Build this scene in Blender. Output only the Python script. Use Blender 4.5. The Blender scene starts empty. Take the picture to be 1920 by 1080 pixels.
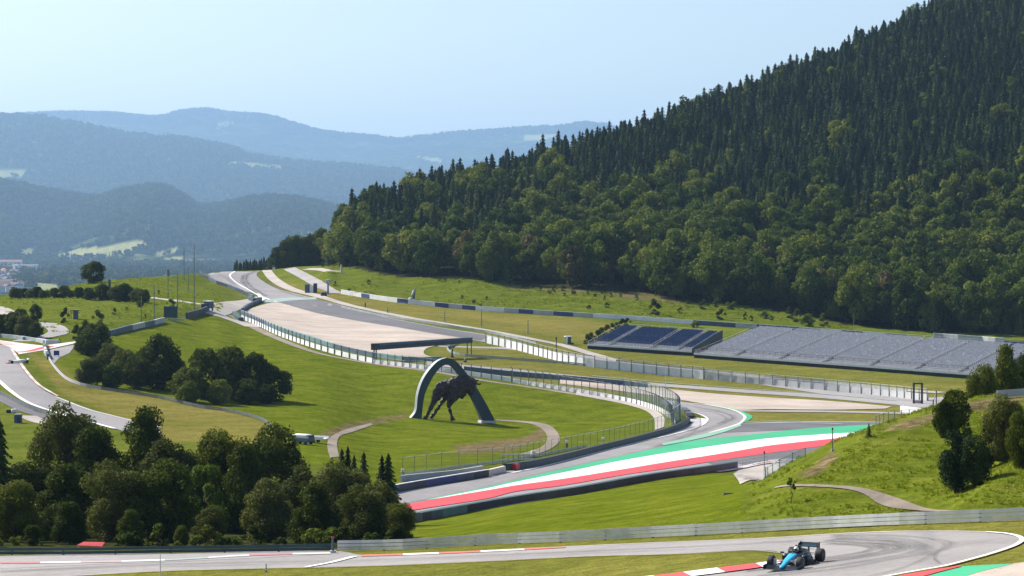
import bpy, bmesh, math, random
import numpy as np
from mathutils import Vector, Matrix
random.seed(7); rng = np.random.default_rng(7)
R = math.radians
sc = bpy.context.scene
# ---------------------------------------------------------------- camera, world, sun, exposure
F = 4330.0; HY = 430.0; CX = 960.0            # focal length in px of a 1920 wide frame, eye-level row, centre column
cam = bpy.data.cameras.new('camera'); camo = bpy.data.objects.new('camera', cam)
sc.collection.objects.link(camo); sc.camera = camo
cam.sensor_width = 36.0; cam.lens = 36.0*F/1920; cam.shift_y = -(540-HY)/1920.0
camo.location = (0, 0, 0); camo.rotation_euler = (R(90), 0, 0)
cam.clip_start = 1.0; cam.clip_end = 60000
SUN_EL = R(40); SX, SY = -0.84, 0.54
sdir = Vector((SX*math.cos(SUN_EL), SY*math.cos(SUN_EL), math.sin(SUN_EL))).normalized()
w = bpy.data.worlds.new('World'); sc.world = w; w.use_nodes = True
nt = w.node_tree; bg = nt.nodes['Background']
sky = nt.nodes.new('ShaderNodeTexSky'); sky.sky_type = 'NISHITA'; sky.sun_disc = False
sky.sun_elevation = SUN_EL; sky.sun_rotation = math.atan2(SX, SY) % (2*math.pi)
sky.altitude = 700; sky.air_density = 1.0; sky.dust_density = 3.4; sky.ozone_density = 0.9
nt.links.new(sky.outputs[0], bg.inputs[0]); bg.inputs[1].default_value = 0.105
sl = bpy.data.lights.new('sun', 'SUN'); so = bpy.data.objects.new('sun', sl); sc.collection.objects.link(so)
sl.energy = 5.0; sl.angle = R(0.53); sl.color = (1.0, 0.94, 0.85)
so.rotation_euler = sdir.to_track_quat('Z', 'Y').to_euler(); so.location = (-300, 300, 400)
sc.view_settings.view_transform = 'Standard'; sc.view_settings.look = 'None'
sc.view_settings.exposure = 0.78; sc.view_settings.gamma = 1.0
sc.cycles.use_denoising = True
sc.cycles.max_bounces = 6; sc.cycles.diffuse_bounces = 3; sc.cycles.transmission_bounces = 3
sc.cycles.transparent_max_bounces = 16; sc.cycles.volume_bounces = 0
sc.cycles.volume_step_rate = 10; sc.cycles.sample_clamp_indirect = 3.0

# ---------------------------------------------------------------- object helpers
COL = sc.collection
def link(o): COL.objects.link(o); return o
def tag(o, label=None, cat=None, group=None, kind=None):
    if label: o['label'] = label
    if cat: o['category'] = cat
    if group: o['group'] = group
    if kind: o['kind'] = kind
    return o
def empty(name, loc=(0,0,0), rz=0.0, label=None, cat=None, group=None):
    o = bpy.data.objects.new(name, None); link(o); o.location = loc; o.rotation_euler = (0, 0, rz)
    o.empty_display_size = 0.5
    return tag(o, label, cat, group)
def mesh_np(name, V, FQ, mats=(), mi=None, smooth=False, uv=None, attrs=None):
    """V (n,3), FQ (m,k) one face size"""
    V = np.asarray(V, dtype=np.float32); FQ = np.asarray(FQ, dtype=np.int32)
    me = bpy.data.meshes.new(name); k = FQ.shape[1]; m = len(FQ)
    me.vertices.add(len(V)); me.vertices.foreach_set('co', V.ravel())
    me.loops.add(m*k); me.loops.foreach_set('vertex_index', FQ.ravel())
    me.polygons.add(m); me.polygons.foreach_set('loop_start', np.arange(0, m*k, k, dtype=np.int32))
    try: me.polygons.foreach_set('loop_total', np.full(m, k, dtype=np.int32))
    except Exception: pass
    for q in (mats if isinstance(mats, (list, tuple)) else [mats]): me.materials.append(q)
    if mi is not None: me.polygons.foreach_set('material_index', np.asarray(mi, dtype=np.int32))
    if uv is not None:
        l = me.uv_layers.new(name='UVMap'); l.data.foreach_set('uv', np.asarray(uv, dtype=np.float32)[FQ.ravel()].ravel())
    if attrs:
        for n_, a_ in attrs.items():
            at = me.attributes.new(n_, 'FLOAT', 'POINT'); at.data.foreach_set('value', np.asarray(a_, dtype=np.float32).ravel())
    me.update(calc_edges=True)
    if smooth: me.polygons.foreach_set('use_smooth', np.ones(m, dtype=bool))
    return me
def add(name, me, parent=None, loc=None):
    o = bpy.data.objects.new(name, me); link(o)
    if parent is not None: o.parent = parent
    if loc is not None: o.location = loc
    return o
class MB:
    """collects boxes, bars, tubes and builds ONE mesh object"""
    def __init__(s): s.v = []; s.f = []; s.m = []; s.cm = 0
    def mat(s, i): s.cm = i; return s
    def raw(s, vs, fs):
        b = len(s.v); s.v += [tuple(q) for q in vs]; s.f += [tuple(b+i for i in f) for f in fs]; s.m += [s.cm]*len(fs); return s
    def box(s, c, d, rz=0.0, top=None):
        x, y, z = d[0]/2, d[1]/2, d[2]/2; tx, ty = (top if top else (1, 1)); ca, sa = math.cos(rz), math.sin(rz); P = []
        for (a, b_, e) in ((-1,-1,-1),(1,-1,-1),(1,1,-1),(-1,1,-1),(-1,-1,1),(1,-1,1),(1,1,1),(-1,1,1)):
            px, py = a*x*(tx if e > 0 else 1), b_*y*(ty if e > 0 else 1)
            P.append((c[0]+px*ca-py*sa, c[1]+px*sa+py*ca, c[2]+e*z))
        return s.raw(P, [(3,2,1,0),(4,5,6,7),(0,1,5,4),(1,2,6,5),(2,3,7,6),(3,0,4,7)])
    def hexa(s, P): return s.raw(P, [(3,2,1,0),(4,5,6,7),(0,1,5,4),(1,2,6,5),(2,3,7,6),(3,0,4,7)])
    def tube(s, pts, r, n=8, cap=True):
        pts = [Vector(p) for p in pts]; rs = r if isinstance(r, (list, tuple)) else [r]*len(pts); P = []; up = Vector((0,0,1))
        for i, p in enumerate(pts):
            d = (pts[min(i+1, len(pts)-1)]-pts[max(i-1, 0)]).normalized()
            a = d.cross(up if abs(d.z) < 0.95 else Vector((1,0,0))).normalized(); b_ = d.cross(a)
            for k in range(n):
                t = 2*math.pi*k/n; P.append(p+(a*math.cos(t)+b_*math.sin(t))*rs[i])
        fs = [(i*n+k, i*n+(k+1) % n, (i+1)*n+(k+1) % n, (i+1)*n+k) for i in range(len(pts)-1) for k in range(n)]
        if cap: fs += [tuple(range(n-1, -1, -1)), tuple((len(pts)-1)*n+k for k in range(n))]
        return s.raw(P, fs)
    def bar(s, a, b_, w_, h_):
        a, b_ = Vector(a), Vector(b_); d = (b_-a).normalized(); up = Vector((0,0,1)) if abs(d.z) < 0.95 else Vector((0,1,0))
        q = d.cross(up).normalized(); u_ = q.cross(d)
        P = [e+q*i*w_/2+u_*j*h_/2 for e in (a, b_) for (i, j) in ((-1,-1),(1,-1),(1,1),(-1,1))]
        return s.raw(P, [(3,2,1,0),(4,5,6,7),(0,1,5,4),(1,2,6,5),(2,3,7,6),(3,0,4,7)])
    def lathe(s, c, prof, n=16, axis='z', rz=0.0):
        P = []
        for (r, h) in prof:
            for k in range(n):
                t = 2*math.pi*k/n; a, b_ = r*math.cos(t), r*math.sin(t)
                if axis == 'z': q = (a, b_, h)
                elif axis == 'y': q = (a, h, b_)
                else: q = (h, a, b_)
                x, y = q[0]*math.cos(rz)-q[1]*math.sin(rz), q[0]*math.sin(rz)+q[1]*math.cos(rz)
                P.append((c[0]+x, c[1]+y, c[2]+q[2]))
        fs = [(i*n+k, i*n+(k+1) % n, (i+1)*n+(k+1) % n, (i+1)*n+k) for i in range(len(prof)-1) for k in range(n)]
        fs += [tuple(range(n-1, -1, -1)), tuple((len(prof)-1)*n+k for k in range(n))]
        return s.raw(P, fs)
    def loft(s, rings, cap=True):
        n = len(rings[0]); P = [p for r_ in rings for p in r_]
        fs = [(i*n+k, i*n+(k+1) % n, (i+1)*n+(k+1) % n, (i+1)*n+k) for i in range(len(rings)-1) for k in range(n)]
        if cap: fs += [tuple(range(n-1, -1, -1)), tuple((len(rings)-1)*n+k for k in range(n))]
        return s.raw(P, fs)
    def build(s, name, mats, parent=None, smooth=False, bevel=0.0, loc=None):
        me = bpy.data.meshes.new(name); me.from_pydata(s.v, [], s.f)
        for q in (mats if isinstance(mats, (list, tuple)) else [mats]): me.materials.append(q)
        me.polygons.foreach_set('material_index', s.m)
        bm = bmesh.new(); bm.from_mesh(me); bmesh.ops.recalc_face_normals(bm, faces=bm.faces); bm.to_mesh(me); bm.free()
        if smooth: me.polygons.foreach_set('use_smooth', [True]*len(me.polygons))
        me.update(); o = add(name, me, parent, loc)
        if bevel:
            md = o.modifiers.new('bevel', 'BEVEL'); md.width = bevel; md.segments = 2; md.limit_method = 'ANGLE'
        return o
def copy_tree(o, parent=None):
    kids = list(o.children); c = o.copy(); link(c)
    if parent is not None: c.parent = parent
    for k in kids: copy_tree(k, c)
    return c

# ---------------------------------------------------------------- materials
def new_mat(name):
    m = bpy.data.materials.new(name); m.use_nodes = True; return m, m.node_tree, m.node_tree.nodes['Principled BSDF']
def N(t, typ, **kw):
    n = t.nodes.new(typ)
    for k, v in kw.items(): setattr(n, k, v)
    return n
def coords(t, kind='pos', scale=(1,1,1), rot=(0,0,0)):
    if kind == 'pos': src = N(t, 'ShaderNodeNewGeometry').outputs['Position']
    elif kind == 'uv': src = N(t, 'ShaderNodeTexCoord').outputs['UV']
    else: src = N(t, 'ShaderNodeTexCoord').outputs['Object']
    mp = N(t, 'ShaderNodeMapping'); mp.inputs['Scale'].default_value = scale; mp.inputs['Rotation'].default_value = rot
    t.links.new(src, mp.inputs[0]); return mp.outputs[0]
def noise(t, vec, scale, detail=3, rough=0.55, dist=0.0):
    n = N(t, 'ShaderNodeTexNoise'); n.inputs['Scale'].default_value = scale; n.inputs['Detail'].default_value = detail
    n.inputs['Roughness'].default_value = rough; n.inputs['Distortion'].default_value = dist
    if vec is not None: t.links.new(vec, n.inputs['Vector'])
    return n.outputs['Fac']
def ramp(t, fac, stops, interp='LINEAR'):
    r_ = N(t, 'ShaderNodeValToRGB'); cr = r_.color_ramp; cr.interpolation = interp
    while len(cr.elements) < len(stops): cr.elements.new(0.5)
    for e, (p, c) in zip(cr.elements, stops):
        e.position = p; e.color = (*c, 1) if len(c) == 3 else c
    t.links.new(fac, r_.inputs[0]); return r_.outputs['Color']
def mix(t, fac, a, b, mode='MIX'):
    m = N(t, 'ShaderNodeMix', data_type='RGBA', blend_type=mode)
    for s_, v in ((m.inputs[0], fac), (m.inputs[6], a), (m.inputs[7], b)):
        if isinstance(v, (int, float)): s_.default_value = v
        elif isinstance(v, tuple): s_.default_value = (*v, 1) if len(v) == 3 else v
        else: t.links.new(v, s_)
    return m.outputs[2]
def maths(t, op, a, b=None, clamp=False):
    m = N(t, 'ShaderNodeMath', operation=op); m.use_clamp = clamp
    for s_, v in zip(m.inputs, (a, b)):
        if v is None: continue
        if isinstance(v, (int, float)): s_.default_value = v
        else: t.links.new(v, s_)
    return m.outputs[0]
def attr(t, name): return N(t, 'ShaderNodeAttribute', attribute_name=name).outputs['Fac']
def bump(t, bs, h, dist=0.1, strength=1.0):
    b = N(t, 'ShaderNodeBump'); b.inputs['Distance'].default_value = dist; b.inputs['Strength'].default_value = strength
    t.links.new(h, b.inputs['Height']); t.links.new(b.outputs[0], bs.inputs['Normal'])
def plain(name, c, rough=0.6, metal=0.0, var=0.12, scale=1.5, spec=0.5, bumpd=0.0):
    """painted or raw surface with uneven weathering in object space"""
    m, t, bs = new_mat(name); v = coords(t, 'pos')
    n1 = noise(t, v, scale, 5, 0.65)
    dark = tuple(q*(1-var) for q in c); lite = tuple(min(1, q*(1+var)) for q in c)
    t.links.new(ramp(t, n1, [(0.3, dark), (0.7, lite)]), bs.inputs['Base Color'])
    bs.inputs['Roughness'].default_value = rough; bs.inputs['Metallic'].default_value = metal
    bs.inputs['Specular IOR Level'].default_value = spec
    if bumpd: bump(t, bs, noise(t, v, scale*6, 3), bumpd)
    return m
# ---------------------------------------------------------------- terrain from surveyed feature lines
# each line: (bearing column, distance, value); value > 0 is the row it is seen at, value < 0 its height below the eye
def pchip(x, y, xi):
    x = np.asarray(x, float); y = np.asarray(y, float); h = np.diff(x); d = np.diff(y)/h
    m = np.zeros_like(y)
    for i in range(1, len(x)-1):
        if d[i-1]*d[i] > 0:
            w1, w2 = 2*h[i]+h[i-1], h[i]+2*h[i-1]; m[i] = (w1+w2)/(w1/d[i-1]+w2/d[i])
    m[0], m[-1] = d[0], d[-1]
    xi = np.clip(xi, x[0], x[-1]); k = np.clip(np.searchsorted(x, xi)-1, 0, len(x)-2)
    t = (xi-x[k])/h[k]; t2, t3 = t*t, t*t*t
    return (2*t3-3*t2+1)*y[k]+(t3-2*t2+t)*h[k]*m[k]+(-2*t3+3*t2)*y[k+1]+(t3-t2)*h[k]*m[k+1]
def py2z(Y, v): return v if v < 0 else -(v-HY)*Y/F
def zrow(Y, row): return -(row-HY)*Y/F
LN = [
 [(-400,60,-24),(600,60,-21),(1400,60,-16.5),(2300,60,-15.5)],
 [(-400,175,-26.7),(0,175,-26.3),(600,160,-24.1),(1000,145,-21.9),(1400,122,-18.4),(1900,108,-16.25),(2300,100,-15)],
 [(-400,190,1045),(0,188,1040),(640,186,1033),(900,180,1023),(1200,172,1010),(1500,163,995),(1700,157,985),(1920,152,978),(2300,145,965)],
 [(-400,230,-31),(0,230,-30.5),(640,225,-30.5),(800,222,1006),(1000,215,985),(1200,208,963),(1400,195,935),(1500,185,925),(1620,175,936),(1700,170,950),(1780,163,945),(1850,165,908),(1920,170,873),(2300,175,800)],
 [(-400,245,-31.5),(0,245,-31.2),(640,243,-32.2),(800,243,995),(1000,245,967),(1200,245,945),(1400,215,924),(1480,203,903),(1560,199,892),(1700,199,872),(1850,205,850),(1920,210,828),(2300,215,780)],
 [(-400,262,-32),(0,262,-32),(640,260,-33.5),(800,262,985),(1000,270,955),(1200,285,925),(1300,298,912),(1360,290,908),(1400,255,908),(1440,228,896),(1480,222,876),(1530,222,856),(1620,225,818),(1740,235,772),(1850,245,747),(1920,250,737),(2300,260,700)],
 [(-400,282,-32.5),(0,282,-32.5),(640,275,-34.4),(800,277,977),(1000,295,945),(1200,322,913),(1300,340,899),(1360,342,893),(1400,335,897),(1440,320,-37),(1600,318,-37.5),(1920,335,-38),(2300,340,-38)],
 [(-400,330,-33),(0,330,-33.3),(500,300,-34.6),(640,285,-35),(780,287,976),(960,308,944),(1085,325,924),(1210,348,901),(1335,374,883),(1400,380,885),(1440,390,-40.2),(1600,400,-40.8),(1920,420,-41),(2300,430,-41)],
 [(-400,400,-34.6),(0,400,800),(200,410,800),(400,400,822),(600,360,856),(750,320,921),(915,347,892),(1010,372,872),(1120,410,846),(1260,470,808),(1290,484,800),(1400,486,798),(1600,492,795),(1920,505,-42),(2300,510,-42)],
 [(-400,470,720),(0,470,720),(200,480,732),(400,470,762),(600,440,802),(700,470,800),(850,500,790),(1000,505,795),(1150,513,790),(1280,522,778),(1400,535,768),(1600,540,768),(1920,550,760),(2300,560,755)],
 [(-400,560,655),(0,560,655),(100,552,662),(200,590,642),(300,660,614),(400,730,593),(450,745,598),(520,690,628),(600,650,655),(700,620,681),(800,600,694),(900,590,709),(1000,583,723),(1100,575,735),(1200,567,748),(1275,560,755),(1400,570,750),(1600,575,750),(1920,580,748),(2300,585,745)],
 [(-400,650,600),(0,650,602),(200,680,590),(320,720,580),(400,765,573),(450,800,575),(520,770,594),(600,730,620),(700,695,640),(800,668,657),(900,650,675),(1000,638,690),(1100,632,700),(1300,622,720),(1500,605,735),(1700,605,738),(1920,605,738),(2300,610,738)],
 [(-400,720,575),(0,720,577),(200,760,562),(320,785,560),(400,830,556),(450,870,557),(520,845,570),(600,810,582),(700,785,594),(800,762,608),(900,742,625),(1000,727,641),(1100,715,655),(1300,690,680),(1500,675,695),(1700,660,710),(1920,650,722),(2300,640,735)],
 [(-400,780,562),(0,780,563),(100,800,556),(200,830,543),(320,870,536),(400,915,533),(450,960,530),(520,940,540),(600,915,543),(640,890,553),(760,862,569),(900,847,583),(1100,837,595),(1300,827,609),(1500,817,622),(1700,807,636),(1920,797,648),(2300,785,660)],
 [(-400,830,560),(0,830,556),(100,850,545),(170,870,531),(250,895,523),(350,940,515),(400,1000,512),(450,1060,508),(500,1070,506),(560,1050,500),(620,1010,499),(700,970,512),(750,960,521),(850,950,520),(1000,930,540),(1100,920,545),(1200,920,550),(1300,905,568),(1400,900,575),(1500,885,592),(1600,870,612),(1750,860,623),(1920,855,630),(2300,850,640)],
 None,
 [(-400,1300,-80),(480,1300,-70),(560,1300,-60),(600,1120,-19),(625,1060,488),(650,1090,443),(690,1120,416),(750,1150,400),(820,1180,374),(950,1200,352),(1000,1230,330),(1130,1260,296),(1300,1320,238),(1500,1380,160),(1640,1420,100),(1750,1450,50),(1920,1500,-1e-3),(2300,1560,-1e-4)],
 [(-400,1800,-118),(480,1800,-118),(620,1800,-100),(2300,2000,-60)],
]
crest = LN[16]; crest[-2] = (1920,1500,'z',150.5); crest[-1] = (2300,1560,'z',200.0)
LN[16] = [(a[0], a[1], a[3] if len(a) == 4 else (a[2] if a[2] < 0 else -(a[2]-HY)*a[1]/F)) for a in crest]
for i, L in enumerate(LN):
    if L is not None and i != 16: LN[i] = [(a, b, py2z(b, c)) for a, b, c in L]
LN[17] = [(-400,1800,-118),(480,1800,-118),(620,1800,-80),(1000,1800,-40),(1500,1900,40),(2300,2100,80)]
U0, U1, DU = -400.0, 2300.0, 4.0
US = np.arange(U0, U1+1, DU); nU = len(US)
LY = np.zeros((18, nU)); LZ = np.zeros((18, nU))
for i, L in enumerate(LN):
    if L is None: continue
    LY[i] = pchip([a[0] for a in L], [a[1] for a in L], US); LZ[i] = pchip([a[0] for a in L], [a[2] for a in L], US)
LY[15] = 0.5*(LY[14]+LY[16]); LZ[15] = 0.55*LZ[14]+0.45*LZ[16]
YS = np.exp(np.linspace(math.log(62), math.log(1790), 560)); nY = len(YS)
TZ = np.zeros((nY, nU))
for j in range(nU):
    yy = LY[:, j].copy()
    for i in range(1, 18): yy[i] = max(yy[i], yy[i-1]+3)
    TZ[:, j] = pchip(yy, LZ[:, j], YS)
# gentle ground roll, value noise summed over a few sizes
def vnoise(x, y, seed):
    xi = np.floor(x).astype(int); yi = np.floor(y).astype(int); fx = x-xi; fy = y-yi
    fx = fx*fx*(3-2*fx); fy = fy*fy*(3-2*fy)
    def h(a, b): return ((np.sin(a*127.1+b*311.7+seed*74.7)*43758.5453) % 1.0)
    return (h(xi, yi)*(1-fx)+h(xi+1, yi)*fx)*(1-fy)+(h(xi, yi+1)*(1-fx)+h(xi+1, yi+1)*fx)*fy
def fbm(x, y, seed=0, octv=4, gain=0.5):
    s_ = 0; a = 1; tot = 0
    for o_ in range(octv): s_ = s_+a*vnoise(x*2**o_, y*2**o_, seed+o_*13); tot += a; a *= gain
    return s_/tot
GX = (US[None, :]-CX)/F*YS[:, None]; GY = np.repeat(YS[:, None], nU, 1)
PYg = HY-F*TZ/GY; UG = np.repeat(US[None, :], nY, 0)
def inpoly(px, py, poly):
    ins = np.zeros(px.shape, bool); n = len(poly); j = n-1
    for i in range(n):
        xi, yi = poly[i]; xj, yj = poly[j]
        c = ((yi > py) != (yj > py)) & (px < (xj-xi)*(py-yi)/((yj-yi) if yj != yi else 1e-9)+xi)
        ins ^= c; j = i
    return ins
forest_line = LY[14]
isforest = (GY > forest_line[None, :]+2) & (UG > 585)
rough = np.zeros_like(TZ)                     # 1 = tussocky meadow
rough[(GY > LY[2][None, :]+4) & (GY < LY[6][None, :]) & (UG > 1395)] = 1
rough[(GY > LY[13][None, :]+3) & (UG > 600) & ~isforest] = 0.9
rough[(UG < 420) & (GY > LY[10][None, :]+8)] = 0.8
rough[isforest] = 1
lawn = np.zeros_like(TZ)                      # 1 = bright lush lawn
lawn[inpoly(UG, PYg, [(125,720),(105,680),(190,640),(300,610),(390,590),(450,600),(600,655),(800,695),(1000,722),(1180,750),(1250,790),(1225,815),(1050,850),(760,892),(740,920),(560,860),(520,800),(430,768),(330,740),(200,725)]) & (GY > 300)] = 1
lawn[inpoly(UG, PYg, [(700,1030),(780,977),(960,946),(1210,903),(1340,885),(1385,895),(1410,915),(1470,935),(1480,975),(1200,1003),(900,1018)]) & (GY < 390)] = 1
lawn[rough > 0.85] = 0.55
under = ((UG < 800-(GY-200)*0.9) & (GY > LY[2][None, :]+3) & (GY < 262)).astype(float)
dry = np.zeros_like(TZ)                       # 1 = yellowed mown strips
dry[inpoly(UG, PYg, [(40,650),(120,690),(160,720),(420,765),(515,800),(500,830),(300,830),(220,780),(120,740)])] = 0.8
dry[inpoly(UG, PYg, [(500,525),(1180,608),(1090,645),(1060,640),(640,585),(520,545)])] = 0.75
dry[inpoly(UG, PYg, [(820,650),(900,650),(1300,690),(1700,740),(1700,800),(1400,800),(1380,765),(1100,735),(850,690),(800,675)])] = 0.6
dry[inpoly(UG, PYg, [(900,610),(1300,665),(1900,720),(1800,750),(1200,690),(900,645)])] = 0.45
dry[GY < LY[2][None, :]+2] = 0.45
dirt = np.zeros_like(TZ)
for pl in ([(1495,893),(1560,850),(1572,860),(1530,895)],[(1800,762),(1835,750),(1920,745),(1920,758),(1880,765),(1820,775)],[(1640,812),(1700,790),(1760,775),(1760,788),(1700,806)],
           [(600,815),(650,795),(760,776),(765,782),(700,795),(640,812),(612,825)],[(850,836),(980,820),(1020,800),(1022,822),(960,845),(860,852)],[(950,533),(1150,540),(1290,565),(1290,572),(1100,548),(950,540)]):
    dirt[inpoly(UG, PYg, pl)] = 1
def blur(a, k=1):
    for _ in range(k):
        a = (a+np.roll(a, 1, 0)+np.roll(a, -1, 0)+np.roll(a, 1, 1)+np.roll(a, -1, 1))/5
    return a
rough, lawn, dry, dirt = blur(rough, 3), blur(lawn, 1), blur(dry, 2), blur(dirt, 2)
TZ += (fbm(GX/22, GY/22, 3)-0.5)*0.35
TZ += rough*(fbm(GX/4.5, GY/4.5, 5, 4)-0.5)*np.where(isforest, 1.2, 0.9)
def terrain(X, Y):
    X = np.asarray(X, float); Y = np.asarray(Y, float); u = CX+F*X/Y
    a = np.clip((u-U0)/DU, 0, nU-1.001); b = np.clip((np.log(Y)-math.log(62))/(math.log(1790)-math.log(62))*(nY-1), 0, nY-1.001)
    ai = a.astype(int); bi = b.astype(int); fa = a-ai; fb = b-bi
    return (TZ[bi, ai]*(1-fa)+TZ[bi, ai+1]*fa)*(1-fb)+(TZ[bi+1, ai]*(1-fa)+TZ[bi+1, ai+1]*fa)*fb
def gz(x, y): return float(terrain(np.array([x]), np.array([y]))[0])
HMIN = 70.0
def hit(px, py, off=0.0, ymin=None):
    """where the bearing (px, py) meets the ground: X, Y, Z"""
    ymin = ymin or HMIN; a = min(max((px-U0)/DU, 0), nU-1.001); ai = int(a); fa = a-ai
    col = TZ[:, ai]*(1-fa)+TZ[:, ai+1]*fa+off; pr = HY-F*col/YS
    ok = np.where((pr <= py) & (YS >= ymin))[0]
    if len(ok) == 0: k = nY-1; Y = YS[-1]; z = col[-1]
    else:
        k = ok[0]
        if k == 0: Y = YS[0]
        else:
            t = (pr[k-1]-py)/(pr[k-1]-pr[k]+1e-9); t = min(max(t, 0), 1); Y = YS[k-1]+(YS[k]-YS[k-1])*t
        z = float(np.interp(Y, YS, col))
    return Vector(((px-CX)/F*Y, Y, z))
def mpp(Y): return Y/F     # metres per photo pixel at distance Y

gm, t, bs = new_mat('grass_ground')
P = coords(t, 'pos'); n1 = noise(t, P, 0.05, 6, 0.6); n2 = noise(t, P, 0.9, 5, 0.7); n3 = noise(t, P, 5.0, 3, 0.7)
n4 = noise(t, P, 0.16, 6, 0.7)
base = ramp(t, n1, [(0.35, (0.095,0.125,0.016)), (0.65, (0.145,0.165,0.025))])
lush = ramp(t, n4, [(0.28, (0.072,0.098,0.008)), (0.5, (0.108,0.140,0.009)), (0.66, (0.150,0.165,0.018)), (0.78, (0.20,0.185,0.045))])
col = mix(t, attr(t, 'lawn'), base, lush)
dryc = ramp(t, n1, [(0.35, (0.17,0.155,0.035)), (0.65, (0.23,0.19,0.055))])
col = mix(t, attr(t, 'dry'), col, dryc)
rc = ramp(t, n4, [(0.35, (0.075,0.105,0.010)), (0.55, (0.11,0.14,0.014)), (0.75, (0.17,0.175,0.035))])
col = mix(t, maths(t, 'MULTIPLY', attr(t, 'rough'), 0.7), col, rc)
dc = ramp(t, n2, [(0.35, (0.10,0.07,0.035)), (0.65, (0.22,0.16,0.10))])
patch = maths(t, 'MULTIPLY', attr(t, 'dirt'), maths(t, 'MULTIPLY', n2, 1.6), True)
col = mix(t, patch, col, dc)
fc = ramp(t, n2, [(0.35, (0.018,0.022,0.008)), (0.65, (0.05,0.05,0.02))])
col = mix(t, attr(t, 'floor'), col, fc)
st2 = noise(t, coords(t, 'pos', (0.035, 0.30, 1), (0, 0, 0.5)), 1.0, 5, 0.7)
col = mix(t, 1.0, col, ramp(t, st2, [(0.3, (0.80,0.84,0.80)), (0.7, (1.18,1.12,1.18))]), 'MULTIPLY')
# faint mowing stripes and blade-scale mottling
wv = N(t, 'ShaderNodeTexWave'); t.links.new(coords(t, 'pos', (1,1,0), (0,0,0.55)), wv.inputs[0]); wv.inputs['Scale'].default_value = 0.045
wv.inputs['Distortion'].default_value = 5.0; wv.inputs['Detail'].default_value = 3
st = maths(t, 'MULTIPLY_ADD', wv.outputs['Fac'], 0.10); t.nodes[-1].inputs[2].default_value = 0.95
col = mix(t, 1.0, col, ramp(t, n3, [(0.3, (0.62,0.62,0.62)), (0.7, (1.25,1.25,1.25))]), 'MULTIPLY')
col = mix(t, 1.0, col, ramp(t, n2, [(0.3, (0.70,0.70,0.70)), (0.7, (1.28,1.28,1.28))]), 'MULTIPLY')
cst = N(t, 'ShaderNodeCombineColor')
for q in range(3): t.links.new(st, cst.inputs[q])
col = mix(t, 1.0, col, cst.outputs[0], 'MULTIPLY')
t.links.new(col, bs.inputs['Base Color']); bs.inputs['Roughness'].default_value = 0.9; bs.inputs['Specular IOR Level'].default_value = 0.0
bump(t, bs, maths(t, 'ADD', n2, maths(t, 'MULTIPLY', n3, 0.5)), 0.35, 0.8)
def grid_faces(nr, nc):
    a = np.arange((nr-1)*(nc-1)); r_ = a//(nc-1); c_ = a % (nc-1); i = r_*nc+c_
    return np.stack([i, i+1, i+nc+1, i+nc], 1)
V = np.stack([GX, GY, TZ], 2).reshape(-1, 3)
me = mesh_np('ground', V, grid_faces(nY, nU), [gm], smooth=True,
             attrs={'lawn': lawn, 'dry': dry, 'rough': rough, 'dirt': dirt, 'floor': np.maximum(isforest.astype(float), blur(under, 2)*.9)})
tag(add('ground', me), kind='structure')

# ---------------------------------------------------------------- valley and mountain ridges
FL = [
 [(-1200,1250,-125),(900,1250,-125),(3200,1250,-125)],
 [(-1200,3000,-135),(3200,3000,-135)],
 [(-1200,5200,-128),(3200,5200,-128)],
 [(-1200,6500,495),(0,6500,500),(300,6500,495),(450,6300,500),(700,6300,495),(3200,6300,490)],
 [(-1200,7300,455),(0,7300,465),(80,7300,478),(180,7300,462),(270,7300,450),(330,7300,463),(420,7200,470),(560,7200,460),(3200,7200,450)],
 [(-1200,8600,300),(-200,8600,325),(0,8600,350),(60,8600,365),(130,8600,380),(185,8600,389),(215,8600,379),(250,8600,373),(300,8600,368),(340,8600,384),(380,8600,409),(430,8500,402),(480,8400,390),(540,8400,392),(600,8400,402),(640,8400,410),(900,8500,420),(3200,8600,420)],
 [(-1200,9600,400),(0,9600,420),(390,9600,425),(3200,9600,425)],
 [(-1200,11800,230),(-200,11800,240),(0,11800,232),(60,11800,234),(120,11800,243),(180,11800,255),(250,11800,268),(340,11800,275),(420,11800,290),(480,11800,308),(560,11800,320),(640,11800,325),(720,11800,332),(800,11800,345),(1100,11800,350),(3200,11800,350)],
 [(-1200,12800,330),(3200,12800,370)],
 [(-1200,15500,260),(-200,15500,240),(0,15500,227),(50,15500,219),(120,15500,216),(200,15500,217),(250,15500,221),(290,15500,225),(340,15500,214),(385,15500,210),(430,15500,216),(500,15500,222),(560,15500,240),(600,15500,251),(650,15500,258),(700,15500,262),(745,15500,268),(800,15500,262),(870,15500,255),(950,15500,249),(1000,15500,246),(1060,15500,243),(1085,15500,237),(1130,15500,240),(1300,15500,250),(3200,15500,330)],
 [(-1200,17500,-100),(3200,17500,-100)],
]
DMAP = ([0,1250,3000,5200,6500,7300,8600,9600,11800,12800,15500,17500,18500], [0,1250,3500,6500,8500,9600,12500,14500,19500,21500,29000,33000,36000])
def dm(y): return float(np.interp(y, *DMAP))
FUS = np.arange(-1200, 3200, 5.0); FYS = np.exp(np.linspace(math.log(1300), math.log(32500), 460))
fy = np.zeros((len(FL), len(FUS))); fz = np.zeros_like(fy)
for i, L in enumerate(FL):
    fy[i] = pchip([a[0] for a in L], [dm(a[1]) for a in L], FUS)
    fz[i] = pchip([a[0] for a in L], [(-(c-HY)*dm(b)/F if c > 0 else c) for a, b, c in L], FUS)
FZ = np.stack([pchip(fy[:, j], fz[:, j], FYS) for j in range(len(FUS))], 1)
FGX = (FUS[None, :]-CX)/F*FYS[:, None]; FGY = np.repeat(FYS[:, None], len(FUS), 1)
hgt = np.clip((FZ+120)/200, 0, 1)
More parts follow.
